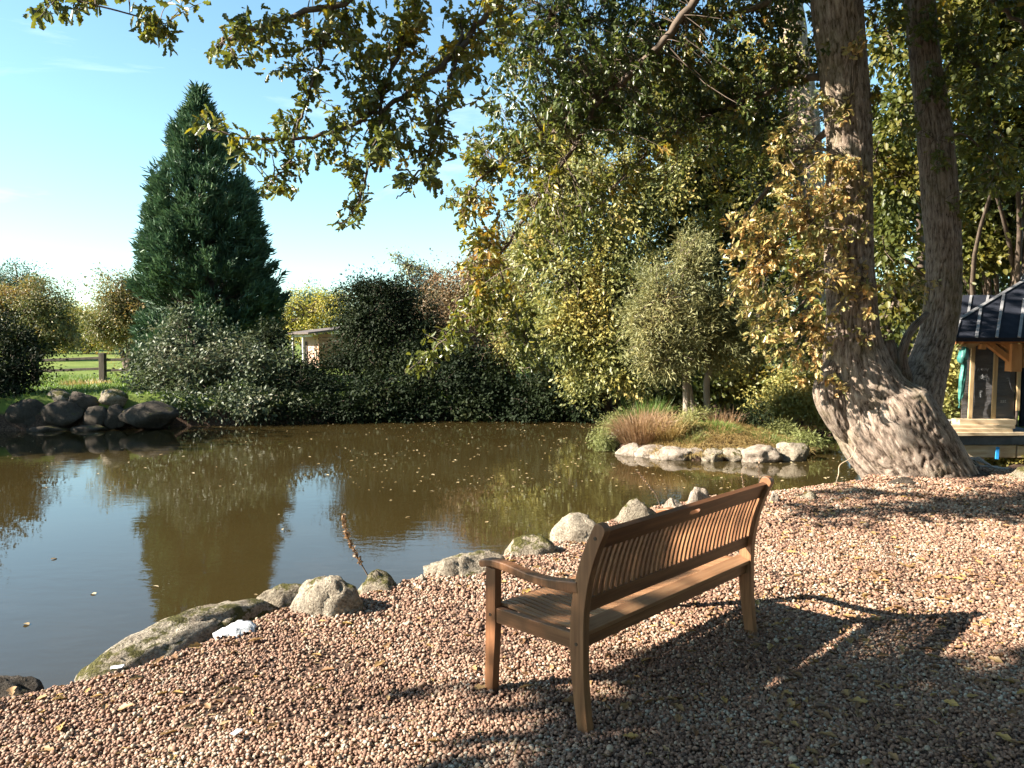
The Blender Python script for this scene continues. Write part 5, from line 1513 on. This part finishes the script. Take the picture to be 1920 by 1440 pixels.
def far_fence():
    d = 66
    b = P(150, 646, d)
    root = empty('wire_fence', (b[0], b[1], b[2]))
    tag(root, 'thin distant fence crossing the back of the field', 'fence')
    inv = Matrix.Translation(-Vector(root.location))
    for u in range(40, 300, 22):
        p, t = P(u, 652, d), P(u, 637, d)
        MB().beam((p[0], d, p[2] - 0.3), (p[0], d, t[2]), 0.10, 0.10, (0, 1, 0)).build('post', M['fence_wood'], root).matrix_parent_inverse = inv
    for v in (639, 643):
        MB().beam(P(40, v, d), P(282, v, d), 0.03, 0.04).build('rail', M['fence_wood'], root).matrix_parent_inverse = inv
far_fence()

def bank_grass():
    rng = np.random.default_rng(231)
    n = 26000
    y = rng.uniform(18.8, 30, n)
    x = rng.uniform(-18, -5.5, n)
    xy = np.column_stack((x, y))
    k = (sdist(xy, POND) > 0.05) & (rng.random(n) < np.clip(1.3 - (y - 19) / 12, 0.15, 1))
    xy = xy[k]; n = len(xy)
    b = np.column_stack((xy, height(xy)))
    pt = vnoise(np.column_stack((xy * 0.9, np.zeros(n))), 6)
    V, Fs = blades(rng, b, np.column_stack((rng.normal(0, .3, n), rng.normal(0, .3, n), np.ones(n))), rng.uniform(0.06, 0.16, n) * (0.6 + pt), np.full(n, 0.018), rng.uniform(0, 0.5, n))
    tag(link('grass', mesh_np('grass', V, Fs, M['blade_green'])), 'short green meadow grass on the far left bank', None, None, 'stuff')
bank_grass()
tuft('weed_clump', 'rough dry weeds at the foot of the fence post', (P(160, 712, 24)[0], 24.0, 0), 0.7, 0.35, 260, M['straw'], 232, 0.4, 0.014, 'weeds')

M['plank'] = noise_mat('plank', [(0.3, (0.2220, 0.1036, 0.0555)), (0.7, (0.3330, 0.1850, 0.1036))], scale=3, stretch=(0.3, 1, 3), rough=0.8, bump=0.2)  # darker boards of the shed side, its shade put into the colour; ledges share it
M['plank_sunlit'] = noise_mat('plank_sunlit', [(0.3, (0.4070, 0.2664, 0.1931)), (0.7, (0.5047, 0.3552, 0.2664))], scale=3, stretch=(3, 1, 0.4), rough=0.8, bump=0.2)  # boards of the shed front, sunlight put into the paler colour
M['felt'] = noise_mat('felt', [(0.3, (0.0740, 0.0555, 0.0481)), (0.7, (0.1258, 0.0999, 0.0888))], scale=8, rough=0.95, bump=0.3)
M['white_paint'] = noise_mat('white_paint', [(0.3, (0.4440, 0.4292, 0.4070)), (0.7, (0.5550, 0.5476, 0.5328))], scale=6, rough=0.6, bump=0.1)
M['dark_wood'] = noise_mat('dark_wood', [(0.3, (0.03, 0.022, 0.018)), (0.7, (0.07, 0.05, 0.04))], scale=6, rough=0.8, bump=0.1)
def shed():
    d = 36.0
    k = d / F
    o = P(588, 688, d)
    zg = float(height(np.array([[o[0], d]]))[0])
    root = empty('garden_shed', (o[0], d, zg), math.radians(-49))
    tag(root, 'small wooden shed with a sunlit front and a sloping felt roof beyond the pond', 'shed')
    H = 62 * k + (o[2] - zg)
    W, D = 1.95, 2.3
    def add(mb, name, mat, bv=0.0):
        return mb.build(name, mat, root, bv)
    n = 11
    for i in range(n):          # sunlit front of upright boards
        w = W / n
        add(MB().box((-w * (i + 0.5) - 0.03, 0.45 + 0.006 * (i % 2), H * 0.47), (w - 0.02, 0.04, H * 0.94)), 'board', M['plank_sunlit'], 0.004)
    nb = 10
    hb = H / nb
    for i in range(nb):         # shaded side of level boards
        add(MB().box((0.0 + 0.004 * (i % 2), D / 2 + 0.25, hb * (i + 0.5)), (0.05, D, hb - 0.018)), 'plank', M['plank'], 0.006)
    add(MB().box((-0.09, D / 2 + 0.3, H / 2), (0.06, D - 0.1, H - 0.04)), 'inner_wall', M['dark_wood'])
    add(MB().box((-W + 0.30, 0.41, H * 0.40), (0.34, 0.03, H * 0.76)), 'door', M['dark_wood'])
    for x in (-W * 0.42, -W + 0.03):
        add(MB().box((x, -0.1, H * 0.46), (0.10, 0.10, H * 0.92)), 'post', M['white_paint'], 0.008)
    add(MB().box((-W / 2, -0.1, H * 0.945), (W + 0.1, 0.08, 0.10)), 'beam', M['white_paint'], 0.006)
    for z in (0.45, 0.95):
        add(MB().box((-W * 0.2, 0.38, z), (W * 0.4, 0.03, 0.05)), 'ledge', M['plank'])
    mb = MB()
    ve = [(-W - 0.25, -0.40, H * 0.99), (0.30, -0.40, H * 0.99), (0.30, D + 0.5, H * 1.22), (-W - 0.25, D + 0.5, H * 1.22)]
    lo = [mb.bm.verts.new(v) for v in ve]; hi = [mb.bm.verts.new((v[0], v[1], v[2] + 0.08)) for v in ve]
    mb.bm.faces.new(lo[::-1]); mb.bm.faces.new(hi)
    for i in range(4): mb.bm.faces.new((lo[i], lo[(i + 1) % 4], hi[(i + 1) % 4], hi[i]))
    add(mb, 'roof', M['felt'])
shed()

# ---------------------------------------------------------------- cabin being built beside the oak
M['timber'] = noise_mat('timber', [(0.3, (0.3596, 0.1434, 0.0448)), (0.55, (0.4595, 0.2035, 0.0692)), (0.75, (0.5594, 0.2868, 0.1140))], scale=7, stretch=(0.8000, 0.8000, 0.4070), rough=0.7, bump=0.15)
M['batten_wood'] = noise_mat('batten_wood', [(0.3, (0.3848, 0.2516, 0.1184)), (0.7, (0.4884, 0.3478, 0.1850))], scale=9, stretch=(2, 2, 0.4), rough=0.7, bump=0.1)
M['sawn'] = noise_mat('sawn', [(0.3, (0.3552, 0.2442, 0.1406)), (0.55, (0.4588, 0.3552, 0.2294)), (0.75, (0.5180, 0.4292, 0.3108))], scale=6, stretch=(0.5, 3, 3), rough=0.75, bump=0.15)
M['membrane'] = noise_mat('membrane', [(0.3, (0.060, 0.058, 0.060)), (0.7, (0.105, 0.10, 0.10))], scale=5, stretch=(0.5, 1, 3), rough=0.45, bump=0.8, bdist=0.03, bscale=7, spec=0.5)
M['roof_membrane'] = noise_mat('roof_membrane', [(0.3, (0.014, 0.016, 0.022)), (0.7, (0.03, 0.032, 0.042))], scale=4, rough=0.85, bump=0.3, bscale=8, spec=0.06)
M['roof_batten'] = noise_mat('roof_batten', [(0.3, (0.1628, 0.1554, 0.1554)), (0.7, (0.2664, 0.2590, 0.2590))], scale=8, rough=0.7, bump=0.1)
M['print'] = noise_mat('print', [(0.3, (0.28, 0.28, 0.28)), (0.7, (0.38, 0.38, 0.38))], scale=8, rough=0.7, bump=0)
M['zinc'] = noise_mat('zinc', [(0.3, (0.18, 0.20, 0.23)), (0.7, (0.30, 0.32, 0.35))], scale=5, rough=0.5, bump=0.05)
M['deck_felt'] = noise_mat('deck_felt', [(0.3, (0.05, 0.055, 0.065)), (0.7, (0.11, 0.12, 0.135))], scale=5, rough=0.7, bump=0.2)
def cabin():
    d = 12.5
    c0 = P(1805, 800, d)
    root = empty('timber_cabin', (c0[0], d, c0[2]))
    tag(root, 'unfinished small timber cabin with black membrane walls and roof', 'cabin')
    inv = Matrix.Translation(-Vector(root.location))
    def add(mb, name, mat, par=root, bv=0.006):
        o = mb.build(name, mat, par, bv)
        if par is root: o.matrix_parent_inverse = inv
        return o
    def pb(u0, v0, u1, v1, dd, th, name, mat, par=root, bv=0.006):
        a, b = P(u0, v0, dd), P(u1, v1, dd)
        return add(MB().box(((a[0] + b[0]) / 2, dd + th / 2, (a[2] + b[2]) / 2), (abs(b[0] - a[0]), th, abs(b[2] - a[2]))), name, mat, par, bv)
    # wall panel with a slightly wavy membrane
    a, b = P(1804, 797, d), P(1907, 640, d)
    nx2, nz2 = 30, 44
    X, Z = np.meshgrid(np.linspace(a[0], b[0], nx2), np.linspace(a[2], b[2], nz2))
    Y = d + 0.02 + 0.020 * (fbm(np.column_stack((X.ravel() * 3, Z.ravel() * 9, X.ravel() * 0)), 3, 4) - 0.5)
    V = np.column_stack((X.ravel(), Y, Z.ravel()))
    ix = np.arange(nz2 - 1)[:, None] * nx2 + np.arange(nx2 - 1)
    wq = np.stack((ix, ix + 1, ix + 1 + nx2, ix + nx2), -1).reshape(-1, 4)
    wall = child_world('wall', mesh_np('wall', V, [wq], M['membrane'], True), root)
    wall.matrix_parent_inverse = inv
    pb(1806, 797, 1903, 640, d + 0.05, 0.08, 'wall_core', M['dark_wood'])
    a2, b2 = P(1804, 797, d), P(1804, 640, d)
    add(MB().beam((a2[0] + 0.05, d + 0.06, (a2[2] + b2[2]) / 2), (a2[0] + 1.5, d + 1.9, (a2[2] + b2[2]) / 2), 0.05, b2[2] - a2[2] - 0.02), 'side_wall', M['membrane'])
    pb(1914, 800, 2010, 640, d + 0.06, 0.06, 'side_panel', M['roof_membrane'])
    # battens on the wall
    for (u0, v0, u1, v1, w) in ((1825, 648, 1818, 789, 0.065), (1868, 658, 1862, 788, 0.065), (1911, 690, 1908, 770, 0.055)):
        p, q = P(u0, v0, d - 0.02), P(u1, v1, d - 0.02)
        add(MB().beam(p, q, w, 0.03, (0, 1, 0)), 'batten', M['batten_wood'], root, 0.004)
    # frame
    pb(1783, 644, 2010, 634, d - 0.22, 0.12, 'eave_beam', M['timber'])
    pb(1896, 697, 1918, 644.5, d - 0.24, 0.17, 'hanging_post', M['timber'])
    pb(1918.5, 690, 1930, 644.5, d - 0.22, 0.15, 'hanging_post', M['timber'])
    pb(1840, 655, 1850, 644.5, d - 0.22, 0.10, 'block', M['timber'])
    for (u0, v0, u1, v1) in ((1850, 641, 1900, 681), (1876, 641, 1902, 662), (1832, 641, 1800, 656)):
        add(MB().beam(P(u0, v0, d - 0.13), P(u1, v1, d - 0.13), 0.09, 0.10, (0, 1, 0)), 'brace', M['timber'] if u0 != 1832 else M['batten_wood'], root, 0.006)
    for u in (1788, 1802):
        add(MB().beam(P(u, 640, d - 0.25), P(u + 12, 634, d + 0.8), 0.07, 0.10), 'rafter', M['timber'])
    pb(1905.5, 800, 1912, 697, d - 0.02, 0.08, 'door_jamb', M['dark_wood'])
    # roof: two pitches on one slope line
    ye = 12.10
    ze = P(1800, 633, ye)[2]
    kk = 0.55
    def on_roof(u, v, lift=0.0):
        x = (u - 960.0) / F; y = (720.0 - v) / F
        dx, dy, dz = x, cp + y * sp_, -sp_ + y * cp
        t = (ze + lift - EYE - kk * ye) / (dz - kk * dy)
        return Vector((dx * t, dy * t, EYE + dz * t))
    nrm = Vector((0, -kk, 1)).normalized()
    def slab(poly, lift, th, name, mat):
        pts = [on_roof(u, v, lift) for u, v in poly]
        mb = MB()
        lo = [mb.bm.verts.new(p - nrm * th) for p in pts]; hi = [mb.bm.verts.new(p) for p in pts]
        mb.bm.faces.new(lo[::-1]); mb.bm.faces.new(hi)
        for i in range(len(pts)):
            j = (i + 1) % len(pts); mb.bm.faces.new((lo[i], lo[j], hi[j], hi[i]))
        return add(mb, name, mat, root, 0.0)
    rf = slab([(1785, 633), (2015, 633), (2015, 476), (1910, 531), (1800, 598)], 0.04, 0.07, 'roof', M['roof_membrane'])
    slab([(1786, 632), (1900, 632), (1900, 553), (1806, 553)], 0.0, 0.05, 'rear_roof', M['roof_membrane'])
    def strip(u0, v0, u1, v1, lift, w, name='roof_batten', mat='roof_batten'):
        add(MB().beam(on_roof(u0, v0, lift), on_roof(u1, v1, lift), w, 0.02, nrm), name, M[mat], root, 0.003)
    for (u0, v0, u1, v1) in ((1790, 632, 1799, 600), (1831, 632, 1839, 577), (1869, 632, 1882, 551), (1911, 632, 1921, 560)):
        strip(u0, v0, u1, v1, 0.055, 0.042)
    for (u0, v0, u1, v1) in ((1816, 585, 1821, 554), (1850, 568, 1853, 554)):
        strip(u0, v0, u1, v1, 0.012, 0.036)
    strip(1800, 597, 1911, 531, 0.06, 0.05, 'flashing')
    strip(1911, 531, 2012, 478, 0.06, 0.05, 'flashing')
    add(MB().beam(P(1786, 634.5, ye), P(2012, 634.5, ye), 0.03, 0.05), 'eave_trim', M['timber'])
    # flue
    f0, f1 = P(1924, 535, 14.0), P(1928, 425, 14.0)
    ts = TubeSet(); ts.add(np.linspace(f0, f1, 6), np.full(6, 0.12), 20)
    fo = child_world('flue_pipe', ts.mesh('flue_pipe', M['zinc']), root); fo.matrix_parent_inverse = inv
    # deck on posts
    pb(1735, 834, 2010, 818, d - 0.34, 1.6, 'deck_edge', M['deck_felt'])
    pb(1738, 858, 1905, 835, d - 0.28, 0.10, 'fascia_board', M['sawn'])
    pb(1908, 858, 2010, 836, d - 0.28, 0.10, 'fascia_board', M['sawn'])
    pb(1822, 905, 1831, 858.5, d - 0.20, 0.12, 'deck_post', M['fence_wood'])
    pb(1834, 905, 1846, 858.5, d - 0.16, 0.12, 'deck_post', M['sawn'])
    pb(1960, 905, 1972, 858.5, d - 0.2, 0.12, 'deck_post', M['fence_wood'])
    # printed lettering on the membrane
    def word(txt, u, v, size, rot):
        cu = bpy.data.curves.new('lettering', 'FONT')
        cu.body = txt
        cu.size = size
        cu.align_x = 'CENTER'; cu.align_y = 'CENTER'
        cu.extrude = 0.0005
        cu.materials.append(M['print'])
        t0 = bpy.data.objects.new('lettering', cu)
        COL.objects.link(t0)
        dg = bpy.context.evaluated_depsgraph_get()
        lm = bpy.data.meshes.new_from_object(t0.evaluated_get(dg))
        bpy.data.objects.remove(t0)
        t = bpy.data.objects.new('lettering', lm)
        COL.objects.link(t)
        p = P(u, v, d - 0.004)
        t.parent = wall
        t.matrix_parent_inverse = Matrix.Identity(4)
        t.matrix_world = Matrix.Identity(4)
        t.location = p
        t.rotation_euler = (math.pi / 2, rot, 0)
    word('Sipl', 1843, 708, 0.105, math.pi)
    word('Ano V', 1843, 693, 0.075, math.pi)
    word('last', 1838, 739, 0.085, math.pi / 2)
    word('ast', 1881, 752, 0.085, 0.0)
    word('t.', 1890, 712, 0.10, math.pi)
    return root
cabin()
bg = 'sawn boards piled on the cabin deck'
for i, (u0, u1, vt, vb, dd, lab) in enumerate((
        (1800, 1905, 787, 797, 12.30, 'uppermost pale sawn board against the cabin wall'),
        (1770, 1904, 797, 804, 12.22, 'long pale board just below the uppermost one on the deck'),
        (1762, 1900, 804, 811, 12.15, 'brownish board in the middle of the deck pile'),
        (1768, 1925, 811, 817.5, 12.08, 'lowest pale board at the deck edge'),)):
    a, b = P(u0, vb, dd), P(u1, vt, dd)
    o = MB().box((0, 0, 0), (b[0] - a[0], 0.24, b[2] - a[2] - 0.004)).build('sawn_board', M['sawn'], None, 0.004)
    o.location = ((a[0] + b[0]) / 2, dd + 0.12, (a[2] + b[2]) / 2)
    o.rotation_euler = (0, 0, 0.02 * (i - 1))
    tag(o, lab, 'board', bg)
for (u0, v0, u1, v1, lab) in ((1745, 800, 1782, 789, 'grey weathered plank end poking out left of the board pile'), (1758, 806, 1800, 793, 'short grey offcut between the plank end and the pile')):
    o = MB().beam(P(u0, v0, 12.3), P(u1, v1, 12.7), 0.14, 0.05).build('weathered_plank', M['roof_batten'], None, 0.006)
    tag(o, lab, 'plank')

M['tarp'] = noise_mat('tarp', [(0.3, (0.02, 0.10, 0.085)), (0.7, (0.06, 0.22, 0.18))], scale=6, rough=0.4, bump=0.5, bdist=0.03, bscale=9, spec=0.6)
def tarp():
    rows = [PR(1808, 652, 12.34, 7), PR(1806, 668, 12.3, 9), PR(1804, 676, 12.3, 9), PR(1808, 682, 12.32, 5), PR(1806, 705, 12.32, 6), PR(1803, 730, 12.33, 5), PR(1800, 748, 12.34, 3), PR(1799, 765, 12.36, 1)]
    V, Q, R, _ = bark_tube(rows, 26, 0.03, 0.02, 0.03, 17, 12)
    o = link('tarpaulin', mesh_np('tarpaulin', V, [Q], M['tarp'], True))
    tag(o, 'rolled green tarpaulin hanging at the left corner of the cabin', 'tarpaulin')
tarp()
M['blue'] = noise_mat('blue', [(0.3, (0.02, 0.22, 0.55)), (0.7, (0.04, 0.32, 0.68))], scale=6, rough=0.5, bump=0.2)
a, b = P(1871, 838, 12.18), P(1869, 861, 12.15)
o = MB().beam(a, b, 0.055, 0.012, (0, 1, 0)).build('strap', M['blue'], None, 0.003)
tag(o, 'bright blue strap dangling from the deck beam', 'strap')
M['cable'] = noise_mat('cable', [(0.3, (0.2368, 0.2220, 0.2072)), (0.7, (0.3552, 0.3404, 0.3182))], scale=8, rough=0.6, bump=0)
M['cable_dark'] = noise_mat('cable_dark', [(0.3, (0.03, 0.03, 0.035)), (0.7, (0.06, 0.06, 0.065))], scale=8, rough=0.5, bump=0)
def coil():
    rng = np.random.default_rng(240)
    c = P(1848, 884, 9.6)
    ts = TubeSet()
    th = np.linspace(0, 2 * math.pi * 3.4, 120)
    r = 0.15 + 0.05 * np.sin(th * 0.31) + 0.015 * np.sin(th * 2.3)
    zb = height(np.column_stack((c[0] + np.cos(th) * r * 1.2, c[1] + np.sin(th) * r)))
    pts = np.column_stack((c[0] + np.cos(th) * r * 1.2, c[1] + np.sin(th) * r, zb + 0.02 + 0.10 * np.clip(-np.cos(th), 0, 1) + 0.008 * th / 6))
    ts.add(pts, np.full(len(pts), 0.008), 6)
    tag(link('cable_coil', ts.mesh('cable_coil', M['cable'])), 'loose coil of grey cable on the ground right of the oak foot', 'cable')
    ts = TubeSet(); p = spline([P(1605, 838, 8.9), P(1596, 858, 8.7), P(1575, 872, 8.6), P(1572, 890, 8.5), P(1565, 912, 8.45)], 8)
    ts.add(p, np.full(len(p), 0.0055), 6)
    tag(link('hanging_cord', ts.mesh('hanging_cord', M['sawn'])), 'thin pale cord hanging from the oak trunk to the shore', 'cord')
    ts = TubeSet(); p = spline([P(1893, 690, 12.42), P(1893, 712, 12.4), P(1897, 728, 12.4), P(1903, 738, 12.42)], 6)
    ts.add(p, np.full(len(p), 0.009), 6)
    tag(link('wall_cable', ts.mesh('wall_cable', M['cable_dark'])), 'black cable end dangling from the cabin hanging post', 'cable')
coil()

# ---------------------------------------------------------------- things lying and standing on the shore
def dried_stalk(label, rows, r, knobs, seed, name='dried_stalk', mat='tussock'):
    rng = np.random.default_rng(seed)
    p = spline([P(*q) for q in rows], 8)
    root = empty(name, p[0]); tag(root, label, 'dried plant')
    ts = TubeSet(); ts.add(p, np.linspace(r, r * 0.5, len(p)), 6)
    child_world('stem', ts.mesh('stem', M['twig']), root)
    if knobs:
        t = rng.uniform(0.28, 1.0, knobs)
        q = np.column_stack([np.interp(t, np.linspace(0, 1, len(p)), p[:, i]) for i in range(3)])
        q = q + rng.normal(size=q.shape) * r * 0.8
        me = leaf_mesh('seed_heads', q, rng.normal(size=q.shape) + np.array((0, 0, 0.4)), rng.normal(size=q.shape), rng.uniform(0.012, 0.026, knobs), 'round', M[mat])
        child_world('seed_heads', me, root)['kind'] = 'stuff'
dried_stalk('leaning dried mullein stalk rising over the water by the mossy boulder', [(693, 1085, 5.25), (680, 1062, 5.25), (660, 1025, 5.25), (648, 995, 5.25), (643, 964, 5.25)], 0.006, 260, 301)
dried_stalk('dark bare twig sticking up behind the broad mossy boulder', [(1238, 948, 7.6), (1228, 925, 7.6), (1212, 905, 7.6), (1196, 884, 7.6)], 0.006, 40, 302)
dried_stalk('upright reddish stem just left of the bench top corner', [(1423, 918, 8.3), (1424, 895, 8.3), (1422, 865, 8.3)], 0.006, 40, 303)
dried_stalk('short dry stem above the bench top rail', [(1394, 925, 8.3), (1393, 905, 8.3), (1390, 886, 8.3)], 0.005, 20, 304)

M['plastic'] = noise_mat('plastic', [(0.3, (0.4588, 0.4588, 0.4588)), (0.7, (0.5920, 0.5920, 0.5920))], scale=12, rough=0.45, bump=0.3, bscale=40)
def crumple(name, label, u, v, w, l, z, seed, rz, cat, amp=0.05):
    g = G(u, v, z)
    n = 9
    A, B = np.meshgrid(np.linspace(-0.5, 0.5, n), np.linspace(-0.5, 0.5, n))
    q = np.column_stack((A.ravel() * w, B.ravel() * l, np.zeros(n * n)))
    e = 1 + 0.35 * (vnoise(np.column_stack((A.ravel() * 4, B.ravel() * 4, np.full(n * n, seed * 3.3))), seed) - 0.5)
    q[:, :2] *= e[:, None]
    q[:, 2] = amp * (1 - np.abs(2 * vnoise(q * np.array((13, 13, 1)) + seed, seed) - 1)) + amp * 0.4 * vnoise(q * 34 + seed, seed)
    ix = np.arange(n - 1)[:, None] * n + np.arange(n - 1)
    Fq = np.stack((ix, ix + 1, ix + 1 + n, ix + n), -1).reshape(-1, 4)
    o = link(name, mesh_np(name, q, [Fq], M['plastic'], False))
    o.location = g; o.rotation_euler = (0, 0, rz)
    sm = o.modifiers.new('thick', 'SOLIDIFY'); sm.thickness = 0.002
    tag(o, label, cat)
def plastic():
    P4 = np.array([[(-.01, .10, .02), (.06, .125, .055), (.13, .10, .045), (.18, .05, .005)], [(-.05, .045, .05), (.035, .06, .075), (.10, .03, .035), (.16, .0, .0)],
                   [(-.12, -.01, .035), (-.045, .0, .022), (.02, -.005, .06), (.09, -.03, .005)], [(-.085, -.075, -.005), (-.045, -.05, .03), (.0, -.055, .004), (.05, -.06, -.01)]], float)
    n = 10
    t = np.linspace(0, 3, n)
    def lerp(A, q):
        i = np.minimum(q.astype(int), 2); f = (q - i)
        return A[i] * (1 - f)[:, None, None] + A[i + 1] * f[:, None, None]
    A = lerp(P4, t)
    A = lerp(A.transpose(1, 0, 2), t).transpose(1, 0, 2)
    V = A.reshape(-1, 3) + np.random.default_rng(3).normal(size=(n * n, 3)) * np.array((.004, .004, .007))
    ix = np.arange(n - 1)[:, None] * n + np.arange(n - 1)
    Fq = np.stack((ix, ix + 1, ix + 1 + n, ix + n), -1).reshape(-1, 4)
    o = link('plastic_scrap', mesh_np('plastic_scrap', V, [Fq], M['plastic']))
    o.location = G(432, 1190, 0.01); o.rotation_euler = (0.1, -0.05, 0.25); o.scale = (0.78, 0.78, 0.6)
    sm = o.modifiers.new('thick', 'SOLIDIFY'); sm.thickness = 0.002
    tag(o, 'crumpled white plastic scrap on the long slab of rock', 'plastic')
plastic()
crumple('paper_scrap', 'small torn white scrap lying on the pebbles in front', 444, 1378, 0.05, 0.03, 0.022, 9, 1.2, 'scrap', 0.012)
crumple('pale_stone_chip', 'small white chip resting on the near end of the long slab', 220, 1262, 0.06, 0.04, 0.03, 11, 0.2, 'stone', 0.03)

def litter():
    rng = np.random.default_rng(310)
    n = 9000
    y = 2.0 + 8.0 * rng.random(n) ** 0.8
    x = rng.uniform(-0.72, 0.72, n) * y
    w = 0.35 + 0.65 * smooth(-0.3, 0.35, x / y)
    xy = np.column_stack((x, y))
    dr = smooth(0.45, 0.7, fbm(np.column_stack((xy * 1.3, np.zeros(n))), 3, 44))
    k = (sdist(xy, POND) > 0.05) & (rng.random(n) < w * (0.25 + dr)) & (np.hypot(x - 4.95, y - 9.2) > 0.8)
    xy = xy[k]; n = len(xy)
    pos = np.column_stack((xy, height(xy) + rng.uniform(0.012, 0.026, n)))
    th = rng.uniform(0, 6.283, n)
    ax = np.column_stack((np.cos(th), np.sin(th), rng.normal(0, 0.18, n)))
    nr = np.column_stack((rng.normal(0, 0.3, n), rng.normal(0, 0.3, n), np.ones(n)))
    sz = rng.uniform(0.025, 0.085, n)
    tag(link('fallen_leaves', leaf_mesh('fallen_leaves', pos, ax, nr, sz, 'oak_far', M['fallen'])), 'dry fallen oak leaves strewn over the pebbles', None, None, 'stuff')
    n = 2400
    y = 2.0 + 6.5 * rng.random(n); x = rng.uniform(-0.72, 0.72, n) * y
    xy = np.column_stack((x, y)); xy = xy[sdist(xy, POND) > 0.05]; n = len(xy)
    b = np.column_stack((xy, height(xy) + 0.012)); th = rng.uniform(0, 6.283, n)
    V, Fs = blades(rng, b, np.column_stack((np.cos(th), np.sin(th), rng.normal(0.1, 0.12, n))), rng.uniform(0.03, 0.11, n), np.full(n, 0.003), rng.uniform(-0.1, 0.1, n))
    tag(link('twig_litter', mesh_np('twig_litter', V, Fs, M['straw'])), 'fine dry twigs and straw scattered among the pebbles', None, None, 'stuff')
litter()

def floating():
    rng = np.random.default_rng(320)
    n = 2600
    v = 792 + 130 * rng.random(n) ** 1.8
    u = rng.uniform(0, 1620, n)
    cl = np.array([0.25 + 0.75 * smooth(350, 900, np.array([a]))[0] for a in u])
    pts = np.array([G(a, b, WATER_Z) for a, b in zip(u, v)])
    k = rng.random(n) < cl * np.clip(2.2 * (fbm(pts * 0.9, 3, 12) - 0.36), 0.03, 1)
    extra = np.array([G(a, b, WATER_Z) for a, b in ((180, 1115), (285, 1100), (476, 1115), (530, 992), (520, 965), (828, 978), (915, 978), (735, 938), (770, 970), (1070, 968), (45, 1170), (600, 870), (95, 1050))])
    q = np.concatenate((pts[k], extra))
    q = q[(sdist(q[:, :2], POND) < -0.2) & (sdist(q[:, :2], ISLE) > 0.3)]
    n = len(q)
    q[:, 2] = WATER_Z + 0.006
    th = rng.uniform(0, 6.283, n)
    ax = np.column_stack((np.cos(th), np.sin(th), rng.normal(0, 0.1, n)))
    nr = np.column_stack((rng.normal(0, 0.12, n), rng.normal(0, 0.12, n), np.ones(n)))
    tag(link('floating_leaves', leaf_mesh('floating_leaves', q, ax, nr, rng.uniform(0.025, 0.075, n), 'round', M['floating'])), 'pale fallen leaves floating on the pond', None, None, 'stuff')
floating()
tuft('weed_clump', 'little green weeds on the pebbles right of the bench back', (G(1470, 968)[0], G(1470, 968)[1], 0), 0.22, 0.05, 160, M['blade_green'], 233, 1.2, 0.012, 'weeds')
tuft('weed_clump', 'sparse green sprouts on the pebbles left of the weeds under the top rail', (G(1440, 985)[0], G(1440, 985)[1], 0), 0.10, 0.04, 50, M['blade_green'], 234, 1.2, 0.012, 'weeds')
